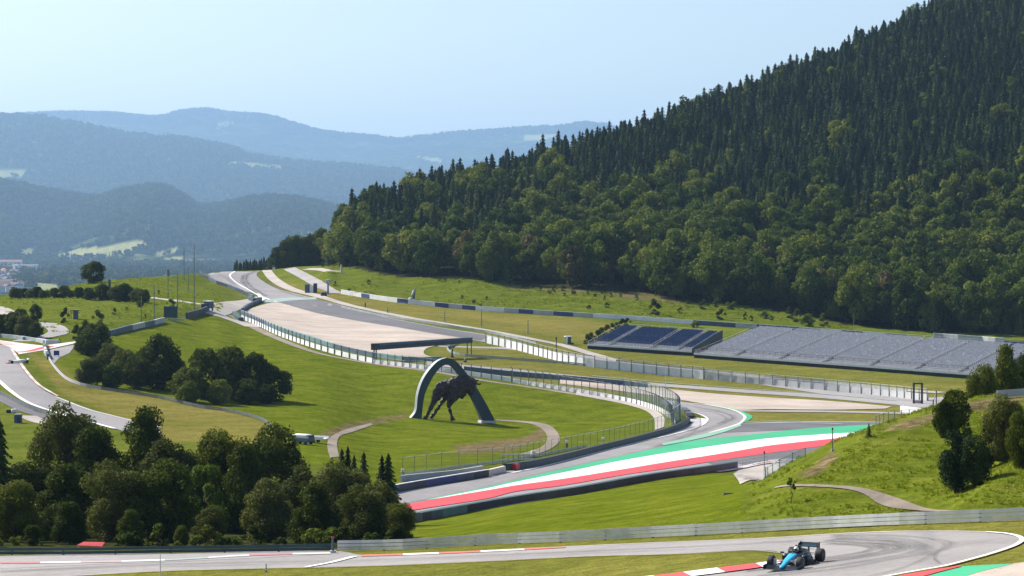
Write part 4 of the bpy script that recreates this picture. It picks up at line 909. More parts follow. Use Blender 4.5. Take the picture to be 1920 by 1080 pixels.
# banner wall under the meadow
bw = [(640,551),(700,561),(760,569),(900,582.5),(1000,589),(1100,595),(1200,601),(1300,608.5),(1440,618),(1600,629),(1700,636)]
barrier(bw[:5], 'blue and white banner wall nearest the far bend', 1.6, 0.4, [M['white'], M['banner_blue'], M['white'], M['banner_blue'], M['grey']], name='banner_wall', cat='banner wall', panels=(5.5,), capm=M['white'])  # white top strip added to catch sun above the shaded panels
barrier(bw[4:8], 'mostly white banner wall below the bushy meadow', 1.5, 0.4, [M['white'], M['white'], M['grey'], M['white'], M['banner_blue']], name='banner_wall', cat='banner wall', panels=(7.0,), capm=M['white'])  # white strip along the top is an addition that catches sun
barrier(bw[7:], 'mixed blue and pale banner wall behind the grey grandstand', 1.6, 0.4, [M['white'], M['slate'], M['banner_blue'], M['grey']], name='banner_wall', cat='banner wall', panels=(7.0,), capm=M['white'])  # sun-catching white strip added on top
barrier([(1750,637),(1820,642),(1883,647)], 'tall white wall behind the right end of the grey grandstand', 2.3, 0.5, [M['grey']], name='boundary_wall', cat='wall', capm=M['white'])  # white top added so the wall's edge catches the sun
barrier([(1883,649),(1960,653),(2040,658)], 'plain blue wall at the right edge of the picture', 2.0, 0.5, [M['banner_blue']], name='boundary_wall', cat='wall')
# left loop
HMIN = 330.0
rail([(88,668),(95,681),(110,700),(125,713),(150,723),(190,731)], 'pale guardrail curving round the left loop', 0.65, 2, M['grey'], 5)
rail([(190,731),(300,748),(380,766),(430,773),(490,789),(508,802)], 'weathered guardrail running below the round bushes', 0.65, 2, M['zinc_dark'], 5)
barrier([(82,648),(84,660),(87,668),(90,674)], 'upright dark teal boards at the bend of the left loop', 1.3, 0.5, [M['teal_dark'], M['white'], M['slate']], name='advertising_wall', cat='wall', panels=(2.5,))
barrier([(-40,632),(0,632.5),(30,635),(45,638)], 'green tyre wall at the left edge above the loop', 0.9, 0.8, [M['teal_dark'], M['rail_grey']], panels=(6.0,))
barrier([(40,636),(70,641),(95,645),(112,644)], 'teal and white barrier above the pale run-off of the loop', 0.9, 0.7, [M['rail_grey'], M['teal_dark'], M['white'], M['slate']], panels=(4.0,))
barrier([(206,629),(240,620),(280,611),(308,604)], 'long slate wall along the top of the bright lawn', 1.4, 0.6, [M['slate'], M['grey'], M['slate']], name='boundary_wall', cat='wall', panels=(12.0,))
barrier([(350,597),(365,593),(378,589),(391,583)], 'dark blue wall beside the lorry on the hill', 1.8, 0.6, [M['navy']], name='boundary_wall', cat='wall')
rail([(-30,731),(0,741),(50,765),(75,774),(110,788)], 'dark guardrail beside the lower loop road', 0.8, 2, M['zinc_dark'], 5)
HMIN = 225.0
fence([(1436,895),(1460,889),(1490,878),(1512,868)], 'pale mesh fence at the foot of the steep right bank', 0.95, 1.2, 0.0, None, 'net_dense', None, 'zinc_dark', 0.05)
HMIN = 262.0
fence([(1640,812),(1660,806),(1700,800),(1760,795)], 'tall dark post fence behind the crest of the right bank', 3.6, 3.6, 0.0, None, 'net', None, 'zinc_dark', 0.12)
fence([(1380,877),(1410,872),(1436,868)], 'grey gate fence closing the path to the straight', 1.2, 2.5, 0, None, 'net', None, 'zinc', 0.08)
barrier([(1690,772),(1720,776),(1760,781)], 'blue and white boards below the black steel frame', 1.4, 0.6, [M['white'], M['slate'], M['white']], name='advertising_wall', cat='wall', panels=(3.0,))
HMIN = 70.0
rail([(1870,748),(1890,746),(1960,742)], 'short pale barrier on the crest of the right bank', 0.9, 1, M['grey'])
# ---------------------------------------------------------------- arch and bull
aY = hit(845, 789).y; k_ = mpp(aY); base_ = hit(845, 789)
def A2(px, py): return ((px-845)*k_, (789-py)*k_)
M['arch_shaded_face'] = plain('arch_steel_shaded_tone', (0.022,0.042,0.058), 0.6, 0.0, var=0.25, scale=0.25); M['arch_sunlit_rim'] = plain('arch_steel_sunlit_tone', (0.27,0.30,0.32), 0.45, 0.2, var=0.12, scale=0.3)  # shaded face and sunlit edge of the arch put in as colour
outer = catmull([A2(*p) for p in ((763,792),(771,783),(780,771),(784,740),(793,712),(809,688.5),(824,675),(839,670.5),(854,676),(866,688),(880,706),(893,725),(910,753),(928,787))], 0.35)
inner = catmull([A2(*p) for p in ((790,792),(792,772),(794,754),(797,739),(803,724),(817,699),(829,686.5),(839,683),(847,685.5),(857,696),(868.5,712),(883,739),(897,770),(906,792))], 0.35)
outer, inner = resample(outer, 60), resample(inner, 60)
root = empty('steel_arch', base_, 0, 'tall steel arch with painted-in shaded face and sunlit edge over the bull on the lawn', 'arch')
dx, dy = -0.55, 1.5
V = []; 
for i in range(60):
    for (c_, f_) in ((outer, 0), (outer, 1), (inner, 1), (inner, 0)):
        cc = c_[i]; V.append((cc[0]+dx*f_, -0.8+dy*f_, cc[1]-(0.35 if i in (0, 59) else 0)))
mb = MB()
Fq = []; Mi = []
for i in range(59):
    for k in range(4):
        Fq.append((i*4+k, i*4+(k+1) % 4, (i+1)*4+(k+1) % 4, (i+1)*4+k)); Mi.append(k)
mb.raw(V, Fq+[(3,2,1,0), (59*4,59*4+1,59*4+2,59*4+3)]); mb.m = [1 if q == 0 else 0 for q in Mi]+[0, 0]  # outer side takes the painted sunlit tone, other sides the shaded one
mb.build('arch_band', [M['arch_shaded_face'], M['arch_sunlit_rim']], root)
mb = MB(); mb.hexa([(*q, -.4) for q in ((-10.6,-1.4),(-5.6,-1.4),(-6.4,1.2),(-11.4,1.2))]+[(*q, .12) for q in ((-10.4,-1.3),(-5.7,-1.3),(-6.5,1.1),(-11.2,1.1))]); mb.build('footing', M['grey'], root)
mb = MB(); mb.hexa([(*q, -.4) for q in ((6.6,-1.4),(9.9,-1.4),(9.1,1.2),(5.8,1.2))]+[(*q, .10) for q in ((6.7,-1.3),(9.8,-1.3),(9.0,1.1),(5.9,1.1))]); mb.build('footing', M['grey'], root)
# bull: one continuous body, remeshed, with plates of rusted steel
m, t, bs = new_mat('rusted_plates'); P = coords(t, 'obj'); vo = N(t, 'ShaderNodeTexVoronoi'); vo.inputs['Scale'].default_value = 2.6; t.links.new(P, vo.inputs['Vector'])
sepc = N(t, 'ShaderNodeSeparateColor'); t.links.new(vo.outputs['Color'], sepc.inputs[0])
c = ramp(t, sepc.outputs[0], [(0.1, (0.004,0.004,0.004)), (0.7, (0.012,0.008,0.007)), (0.97, (0.09,0.035,0.024))]); t.links.new(c, bs.inputs['Base Color'])
bs.inputs['Roughness'].default_value = 0.5; bs.inputs['Metallic'].default_value = 0.0; bump(t, bs, vo.outputs['Distance'], 0.25, 1.0); M['rust'] = m
def ellring(c, d, ry, rz_, n=12):
    d = Vector(d).normalized(); s_ = Vector((0, 1, 0)); u_ = d.cross(s_).normalized()
    return [tuple(Vector(c)+s_*ry*math.cos(6.2832*k/n)+u_*rz_*math.sin(6.2832*k/n)) for k in range(n)]
def limb(mb, pts, rads, n=12, flat=0.85):
    P = [Vector((A2(px, py)[0], y, A2(px, py)[1])) for px, py, y in pts]; rings = []
    for i, p in enumerate(P):
        d = P[min(i+1, len(P)-1)]-P[max(i-1, 0)]; rings.append(ellring(p, d, rads[i]*flat*1.12, rads[i]*1.1+.05, n))
    mb.loft(rings)
mb = MB()
limb(mb, [(817,731,0),(821,729,0),(829,727,0),(839,726,0),(850,724,0),(861,722,0),(872,721,0),(881,723,0),(888,727,0)], [.35,.95,1.30,1.45,1.75,2.15,2.1,1.6,.9], 14, .8)
limb(mb, [(850,712,0),(860,707.5,0),(871,708,0),(882,713,0)], [.5,.75,.75,.4])
limb(mb, [(874,721,0),(883,729,-.1),(884,737,-.2),(880,741,-.2)], [1.5,1.25,.8,.45])
limb(mb, [(880,716,0),(888,717,0),(893,720,0)], [1.2,.8,.35])
limb(mb, [(889,717,-.5),(895,719,-1.0),(900,719.5,-1.2),(903,717,-1.2)], [.25,.2,.13,.03], 8)
limb(mb, [(889,716,.5),(894,715,1.0),(898,713,1.2)], [.25,.2,.03], 8)
limb(mb, [(823,733,-.6),(820,741,-.7),(814,752,-.8),(808,763,-.8),(805,771,-.8),(801,779,-.8),(797,786,-.9)], [1.15,.95,.6,.36,.27,.28,.36])
limb(mb, [(796,786,-.9),(793,788.5,-1.1)], [.4,.35], 8)
limb(mb, [(836,733,.6),(834,747,.7),(826,759,.8),(817,772,.8),(809,783,.9),(806,788,.9)], [1.1,.55,.32,.27,.28,.42])
limb(mb, [(856,731,-.7),(851,744,-.8),(844,752,-.8),(842,762,-.8),(845,772,-.8),(848,782,-.8),(850,788.5,-.9)], [1.3,1.05,.75,.36,.25,.26,.46])
limb(mb, [(866,734,.7),(869,741,.8),(866,746,.8),(862,745,.8)], [1.0,.55,.32,.3])
limb(mb, [(818,728,0),(816,735,.1),(815.5,744,.1)], [.2,.13,.16], 6)
ob = mb.build('bull_sculpture', M['rust'], None, True, loc=base_)
rm = ob.modifiers.new('remesh', 'REMESH'); rm.mode = 'VOXEL'; rm.voxel_size = 0.15
tx = bpy.data.textures.new('plates', 'VORONOI'); tx.noise_scale = 0.8; dm_ = ob.modifiers.new('plates', 'DISPLACE'); dm_.texture = tx; dm_.strength = 0.38; dm_.mid_level = 0.5
tag(ob, 'dark rusted steel bull leaping beneath the tall arch', 'sculpture')

# ---------------------------------------------------------------- advertising bridge over the gravel
pl, pr = hit(703, 681), hit(881, 668, ymin=600); pr = Vector((pr.x, pr.y, pr.z))
root = empty('gantry_bridge', pl, 0, 'long dark advertising bridge spanning the end of the gravel trap', 'gantry')
q = pr-pl; hl = 5.3; an = math.atan2(q.y, q.x); mb = MB(); L = math.hypot(q.x, q.y); zr = q.z+5.4
ux, uy = math.cos(an), math.sin(an); vx, vy = -uy, ux
def gp(s_, v_, z): return (ux*s_+vx*v_, uy*s_+vy*v_, z)
mb.hexa([gp(-.6,-.9,hl-1.75), gp(L,-.9,zr-1.55), gp(L,.9,zr-1.55), gp(-.6,.9,hl-1.75), gp(-.6,-.9,hl), gp(L,-.9,zr), gp(L,.9,zr), gp(-.6,.9,hl)])
mb.build('beam', M['navy'], root)
mb = MB(); mb.hexa([gp(.8,-.96,hl-.55), gp(L-.4,-.96,zr-.5), gp(L-.4,-.91,zr-.5), gp(.8,-.91,hl-.55), gp(.8,-.96,hl-.15), gp(L-.4,-.96,zr-.1), gp(L-.4,-.91,zr-.1), gp(.8,-.91,hl-.15)]); mb.build('top_stripe', M['slate'], root)
for (s_, v_) in ((-.4,-.7),(.9,.9)):
    mb = MB(); mb.bar(gp(s_, v_, -.5), gp(s_, v_, hl-.2), .35, .35); mb.build('post', M['slate'], root)
for v_ in (-.7, .7):
    mb = MB(); mb.bar(gp(L-.3, v_, q.z-.5), gp(L-.3, v_, zr-.2), .28, .28); mb.build('post', M['slate'], root)

# ---------------------------------------------------------------- grandstands
M['seat_grey'] = plain('seat_shell_grey', (0.58,0.575,0.595), 0.45, var=0.30, scale=1.7, spec=0.5); M['seat_blue'] = plain('seat_shell_blue', (0.05,0.09,0.19), 0.55, var=0.5, scale=1.7)
M['deck'] = plain('stand_deck', (0.30,0.30,0.32), 0.8, var=0.2); M['aisle'] = plain('aisle_steps', (0.12,0.10,0.075), 0.8, var=0.25, scale=1.0)
def grandstand(pA, pB, D, H, rows, secs, seat, label, edges, shear=0.28, wall=None, gap_row=None):
    a, b = hit(*pA), hit(*pB); q = b-a; an = math.atan2(q.y, q.x); L = math.hypot(q.x, q.y); root = empty('grandstand', a, an, label, 'grandstand'); sl = q.z/L
    r = random.Random(3); rd = D/rows; rh = H/rows; z0 = 1.35
    mb = MB(); prof = [(0.0, -4), (0.0, z0)]
    for k in range(rows): prof += [(k*rd+1.6, z0+k*rh), (k*rd+1.6, z0+(k+1)*rh)]
    prof += [(D+2.6, z0+H), (D+2.6, -4)]; n = len(prof); V = [(x, y, z+sl*x) for x in (0, L) for y, z in prof]
    mb.raw(V, [(k, (k+1) % n, n+(k+1) % n, n+k) for k in range(n)]+[tuple(range(n-1, -1, -1)), tuple(range(n, 2*n))]); mb.build('deck', M['deck'], root)
    for s_ in range(len(secs)-1):
        x0, x1 = secs[s_]*L+0.65, secs[s_+1]*L-0.65; VV = []; FF = []; nb = 0
        for k in range(rows):
            if k < 3 or (gap_row and k == gap_row): continue
            y = k*rd+1.6+rd*.35; z = z0+k*rh+rh
            for i in range(int((x1-x0)/0.52)):
                x = x0+0.26+i*0.52; zz = z+sl*x; jx = r.uniform(-.02, .02); up = r.random() < 0.93; w_ = .23; fold = 0.42 if up else 0.0
                VV += [(x-w_+jx, y+.32, zz+.12), (x+w_+jx, y+.32, zz+.12), (x+w_+jx, y+.42, zz+.82+r.uniform(-.04, .04)), (x-w_+jx, y+.42, zz+.82),
                       (x-w_+jx, y-.14+fold*.75, zz+.42+fold), (x+w_+jx, y-.14+fold*.75, zz+.42+fold), (x+w_+jx, y+.34, zz+.38), (x-w_+jx, y+.34, zz+.38)]
                FF += [(nb, nb+1, nb+2, nb+3), (nb+4, nb+5, nb+6, nb+7)]; nb += 8
        me = mesh_np('seat_block', VV, FF, [seat]); tag(add('seat_block', me, root), kind='stuff')
    for s_ in secs:
        mb = MB()
        for k in range(rows): mb.box((s_*L, k*rd+1.6+rd/2, z0+k*rh+rh*.5+.06+sl*s_*L), (0.95, rd*.98, rh+.1))
        mb.build('aisle', M['aisle'], root)
        mb = MB(); mb.bar((s_*L-.55, 1.6, z0+.9+sl*s_*L), (s_*L-.55, 1.6+D, z0+H+.9+sl*s_*L), .06, .06)
        for k in range(0, rows+1, 4): mb.bar((s_*L-.55, 1.6+k*rd, z0+k*rh+sl*s_*L), (s_*L-.55, 1.6+k*rd, z0+k*rh+.9+sl*s_*L), .05, .05)
        mb.build('handrail', M['zinc'], root)
    mb = MB(); mb.hexa([(-.2,-.12,-3), (L+.2,-.12,-3+q.z), (L+.2,-.01,-3+q.z), (-.2,-.01,-3), (-.2,-.12,z0-.35), (L+.2,-.12,z0-.35+q.z), (L+.2,-.01,z0-.35+q.z), (-.2,-.01,z0-.35)]); mb.build('front_wall', M['black'], root)
    mb = MB(); mb.hexa([(-.2,-.25,z0-.35), (L+.2,-.25,z0-.35+q.z), (L+.2,-.02,z0-.35+q.z), (-.2,-.02,z0-.35), (-.2,-.25,z0+.22), (L+.2,-.25,z0+.22+q.z), (L+.2,-.02,z0+.22+q.z), (-.2,-.02,z0+.22)]); mb.build('front_fascia', M['white'], root)
    mb = MB(); n = int(L/1.9)
    for k in range(n+1): mb.bar((L*k/n, 0.05, z0+sl*L*k/n), (L*k/n, 0.05, z0+1.15+sl*L*k/n), .06, .06)
    for zz in (.6, 1.15): mb.bar((0, .05, z0+zz), (L, .05, z0+zz+q.z), .06, .06)
    mb.build('front_railing', M['white'], root)
    mb = MB(); n = int(L/2.4)
    for k in range(n+1): mb.bar((L*k/n, D+2.4, z0+H+sl*L*k/n), (L*k/n, D+2.4, z0+H+1.2+sl*L*k/n), .06, .06)
    for zz in (.6, 1.2): mb.bar((0, D+2.4, z0+H+zz), (L, D+2.4, z0+H+zz+q.z), .07, .07)
    mb.build('back_railing', M['white'], root)
    mb = MB(); n = int(L/1.9); yk = 1.6+3*rd; zk = z0+3*rh
    for k in range(n+1): mb.bar((L*k/n, yk, zk-.2+sl*L*k/n), (L*k/n, yk, zk+1.0+sl*L*k/n), .07, .07)
    mb.bar((0, yk, zk+1.0), (L, yk, zk+1.0+q.z), .09, .09); mb.build('walkway_railing', M['zinc_dark'], root)
    if wall:
        mb = MB(); x = L+.25; mb.hexa([(x,0,-3+q.z), (x+.15,0,-3+q.z), (x+.15,D+2.6,-3+q.z), (x,D+2.6,-3+q.z), (x,0,z0+1.0+q.z), (x+.15,0,z0+1.0+q.z), (x+.15,D+2.6,z0+H+1.2+q.z), (x,D+2.6,z0+H+1.2+q.z)]); mb.build('side_wall', wall, root)
    for ch in root.children:
        for v_ in ch.data.vertices: v_.co.x += shear*v_.co.y
    return root
grandstand((1103,654), (1296,667), 27, 4.2, 22, [0.0, 0.20, 0.60, 0.86, 1.0], M['seat_blue'], 'low grandstand of dark blue seats left of the large grey one', None, wall=M['navy'], gap_row=11)
grandstand((1303,671), (1845,712), 30, 6.7, 28, [0.0, 0.137, 0.295, 0.45, 0.61, 0.765, 0.91, 1.0], M['seat_grey'], 'very long grandstand of grey seats beside the blue one', None)

# ---------------------------------------------------------------- racing car
M['tyre'] = plain('tyre_rubber', (0.016,0.016,0.017), 0.7, var=0.3, scale=4); M['carbon'] = plain('carbon_black', (0.014,0.017,0.022), 0.3, var=0.2, scale=3)
M['carblue'] = plain('sky_blue_paint', (0.03,0.42,0.66), 0.3, var=0.05, scale=2); M['rim'] = plain('dark_wheel_rim', (0.06,0.06,0.065), 0.4, 0.5); M['silver'] = plain('silver_grey_metal', (0.45,0.46,0.47), 0.35, 0.5)
M['petrol'] = plain('petrol_green_paint', (0.008,0.032,0.045), 0.35, var=0.1, scale=2); M['visor'] = plain('helmet_white', (0.75,0.75,0.76), 0.3); M['pinkw'] = plain('warm_white_panel', (0.62,0.50,0.45), 0.5)
def rring(y, w_, z0_, z1_, sq=0.5, n=14, x0=0):
    out = []
    for k in range(n):
        a = 6.2832*k/n; c_, s_ = math.cos(a), math.sin(a)
        out.append((x0+w_/2*abs(c_)**sq*(1 if c_ > 0 else -1), y, (z0_+z1_)/2+(z1_-z0_)/2*abs(s_)**sq*(1 if s_ > 0 else -1)))
    return out
def wheel(root, x, y, rad, wid, side):
    mb = MB(); mb.lathe((0,0,0), [(rad*.62,-wid/2), (rad*.9,-wid/2), (rad*.98,-wid*.42), (rad,-wid*.3), (rad,wid*.3), (rad*.98,wid*.42), (rad*.9,wid/2), (rad*.62,wid/2)], 28, 'x')
    ty = mb.build('wheel', M['tyre'], root, True, loc=(x, y, rad))
    mb = MB(); mb.lathe((0,0,0), [(rad*.60,-wid*.47), (rad*.61,-wid*.40), (rad*.61,wid*.40), (rad*.60,wid*.47), (rad*.2,wid*.50)], 20, 'x')
    for k in range(7):
        a = k*.897; mb.bar((side*wid*.49, 0, 0), (side*wid*.49, math.cos(a)*rad*.56, math.sin(a)*rad*.56), .03, .05)
    mb.lathe((0,0,0), [(rad*.16,side*wid*.44), (rad*.13,side*wid*.54)], 10, 'x'); mb.build('rim', M['rim'], ty, False)
    mb = MB(); mb.lathe((0,0,0), [(rad*.80,side*wid*.503-.002), (rad*.80,side*wid*.503+.002), (rad*.84,side*wid*.503+.002), (rad*.84,side*wid*.503-.002)], 28, 'x'); mb.build('sidewall_band', M['grey'], ty)
cp = hit(1493, 1062); cp.z += 0.075
car = empty('racing_car', cp, R(-25), 'open wheel racing car with bright blue nose and black body on the near bend', 'racing car')
mb = MB(); mb.loft([rring(y, w_, a, b, .6) for y, w_, a, b in ((-2.05,.20,.20,.36),(-1.5,.34,.20,.50),(-0.9,.46,.14,.60),(-.35,.62,.10,.66),(.25,.70,.10,.64),(.7,.72,.10,.62),(1.6,.5,.14,.52),(2.3,.22,.24,.40))]); body = mb.build('body', M['carbon'], car, True)
mb = MB(); mb.loft([rring(y, w_, a, b, .6) for y, w_, a, b in ((-2.62,.16,.15,.25),(-2.3,.22,.17,.33),(-1.8,.30,.28,.47),(-1.2,.40,.40,.60),(-.75,.46,.50,.68),(-.5,.44,.58,.70))]); mb.build('nose', M['carblue'], car, True)
mb = MB(); mb.loft([rring(y, w_, a, b, .7) for y, w_, a, b in ((.25,.34,.55,.90),(.42,.36,.50,.93),(.8,.30,.45,.86),(1.4,.20,.42,.72),(2.1,.08,.40,.56))]); ec = mb.build('engine_cover', M['carbon'], car, True)
mb = MB(); mb.lathe((0,.24,.86), [(.115,-.01), (.09,.02)], 14, 'y'); mb.build('air_intake', M['black'], ec)
mb = MB(); mb.box((0,.45,.985), (.34,.14,.03)); mb.box((0,.45,.96), (.05,.12,.05)); mb.box((.15,.43,1.0), (.07,.1,.06)); mb.box((-.15,.43,1.0), (.07,.1,.06)); mb.build('roof_camera', M['black'], car)
for s_ in (-1, 1):
    mb = MB(); mb.loft([rring(y, w_, a, b, .6, x0=s_*x_) for y, w_, a, b, x_ in ((-.25,.30,.22,.56,.52),(-.1,.42,.14,.60,.54),(.5,.46,.10,.56,.52),(1.1,.34,.10,.40,.42),(1.7,.14,.12,.26,.28))]); sp_o = mb.build('sidepod', M['petrol'], car, True)
    mb = MB(); mb.box((s_*.56,-.262,.40), (.30,.02,.22)); mb.build('inlet', M['black'], sp_o)
    mb = MB(); mb.box((s_*.66,-.40,.70), (.20,.06,.09)); mb.bar((s_*.30,-.35,.62), (s_*.60,-.40,.69), .03, .02); mb.build('mirror', M['carbon'], car, bevel=.012)
    for (y0, z0_, y1, z1_) in ((-1.45,.44,-1.80,.46),(-1.95,.40,-1.80,.44),(-1.4,.24,-1.80,.24),(-2.0,.26,-1.80,.26),(-1.6,.46,-1.8,.26)):
        mb = MB(); mb.bar((s_*.16,y0,z0_), (s_*.70,y1,z1_), .05, .02); mb.build('suspension_arm', M['silver'] if z0_ > .4 else M['carbon'], car)
    for (y0, z0_) in ((1.4,.40),(2.1,.42),(1.5,.22)):
        mb = MB(); mb.bar((s_*.16,y0,z0_), (s_*.68,1.8,z0_+.02), .05, .02); mb.build('suspension_arm', M['carbon'], car)
    wheel(car, s_*.80, -1.80, .36, .32, s_); wheel(car, s_*.77, 1.80, .36, .42, s_)
    mb = MB(); mb.box((s_*.60,-1.80,.40), (.12,.26,.36)); mb.build('brake_duct', M['pinkw'], car, bevel=.03)
mb = MB(); mb.hexa([(-.72,-.55,.05),(.72,-.55,.05),(.66,2.2,.05),(-.66,2.2,.05),(-.72,-.55,.085),(.72,-.55,.085),(.66,2.2,.085),(-.66,2.2,.085)])
for s_ in (-1, 1): mb.box((s_*.70,.4,.14), (.03,1.6,.14))
mb.build('floor', M['carbon'], car)
mb = MB()
for i, (y, z, c_) in enumerate(((-2.62,.10,.30),(-2.40,.15,.16),(-2.26,.20,.13))): mb.hexa([(-.92,y-c_/2,z-.01),(.92,y-c_/2,z-.01),(.92,y+c_/2,z+.03),(-.92,y+c_/2,z+.03),(-.92,y-c_/2,z+.01),(.92,y-c_/2,z+.01),(.92,y+c_/2,z+.055),(-.92,y+c_/2,z+.055)])
fw = mb.build('front_wing', M['carbon'], car)
for s_ in (-1, 1): mb = MB(); mb.box((s_*.94,-2.45,.19), (.02,.56,.24)); mb.build('endplate', M['petrol'], fw)
RWZ = -.12
mb = MB(); mb.hexa([(-.52,2.05,.84),(.52,2.05,.84),(.52,2.40,.94),(-.52,2.40,.94),(-.52,2.05,.87),(.52,2.05,.87),(.52,2.40,.97),(-.52,2.40,.97)]); mb.hexa([(-.52,2.36,.90),(.52,2.36,.90),(.52,2.48,1.05),(-.52,2.48,1.05),(-.52,2.33,.91),(.52,2.33,.91),(.52,2.45,1.06),(-.52,2.45,1.06)])
mb.box((0,2.2,.62), (.05,.20,.46)); rw = mb.build('rear_wing', M['petrol'], car); rw.location.z = RWZ
for s_ in (-1, 1): mb = MB(); mb.hexa([(s_*.53-.012,1.98,.52),(s_*.53+.012,1.98,.52),(s_*.53+.012,2.52,.46),(s_*.53-.012,2.52,.46),(s_*.53-.012,1.98,1.0),(s_*.53+.012,1.98,1.0),(s_*.53+.012,2.52,1.10),(s_*.53-.012,2.52,1.10)]); mb.build('endplate', M['carbon'], rw)
mb = MB(); mb.bar((-.36,2.035,.745), (.36,2.035,.745), .05, .02); mb.build('wing_lettering', M['silver'], rw)
mb = MB(); hal = [(-.27,.30,.66),(-.30,0,.80),(-.26,-.30,.85),(-.12,-.52,.84),(0,-.58,.82),(.12,-.52,.84),(.26,-.30,.85),(.30,0,.80),(.27,.30,.66)]; mb.tube(hal, .028, 8); mb.tube([(0,-.58,.82),(0,-.72,.62)], .024, 8); mb.build('halo', M['carbon'], car, True)
for s_, z_ in ((-1,.30),(1,.30)): mb = MB(); mb.box((s_*.24,-1.1,.45), (.012,.5,.10)); mb.build('flank_panel', M['silver'], car)
# driver: shoulders and helmet in the cockpit
mb = MB(); mb.loft([rring(0, .40, .0, .20, .8, 14)]+[rring(y, w_, a, b, .8, 14) for y, w_, a, b in ((.06,.42,-.02,.24),(.16,.38,.0,.22))]); 
mb.lathe((0,.02,.22), [(.075,0), (.07,.08)], 12); mb.lathe((0,0,.42), [(.06,-.15), (.118,-.10), (.135,-.02), (.13,.05), (.10,.11), (.05,.14), (.01,.148)], 18)
for s_ in (-1, 1): mb.tube([(s_*.17,.05,.14), (s_*.22,-.12,.02), (s_*.13,-.36,.0)], [.065,.05,.035], 8)
dr = mb.build('person', M['carbon'], None, True, loc=(0,0,0)); dr.parent = None
dr.location = cp+Vector((math.sin(R(19))*0-.0, 0, .42)); dr.rotation_euler = (0, 0, R(-25)); tag(dr, 'racing driver in a white helmet seated in the blue nosed car', 'person')
mb = MB(); mb.lathe((0,0,.42), [(.119,-.10), (.137,-.02), (.132,.05), (.102,.11), (.052,.143), (.01,.151)], 18); mb.build('helmet', M['visor'], dr, True)
mb = MB(); mb.hexa([(-.10,-.145,.40),(.10,-.145,.40),(.10,-.09,.40),(-.10,-.09,.40),(-.09,-.14,.47),(.09,-.14,.47),(.09,-.08,.47),(-.09,-.08,.47)]); mb.build('visor', M['glass'], dr)
car.scale = (1.0,)*3; dr.scale = (1.0,)*3
# far racing car on the left loop
def far_car(px, py, an, c1, c2, label):
    p = hit(px, py, .1, ymin=330); rt = empty('racing_car', p, an, label, 'racing car')
    mb = MB(); mb.loft([rring(y, w_, a, b, .7, 10) for y, w_, a, b in ((-2.5,.2,.1,.3),(-1.2,.5,.15,.6),(0,1.3,.1,.75),(1.2,1.1,.1,.9),(2.3,.4,.2,.6))]); mb.build('body', c1, rt, True)
    mb = MB(); mb.box((0,-2.5,.14), (1.9,.5,.1)); mb.build('front_wing', c2, rt); mb = MB(); mb.box((0,2.4,.9), (1.1,.4,.3)); mb.build('rear_wing', c1, rt)
    for sx in (-.8, .8):
        for sy in (-1.7, 1.8): mb = MB(); mb.lathe((0,0,0), [(.2,-.18), (.36,-.16), (.36,.16), (.2,.18)], 14, 'x'); mb.build('wheel', M['tyre'], rt, loc=(sx, sy, .36))
far_car(34, 681, R(-60), M['white'], M['red'], 'small white and dark racing car on the left loop track')

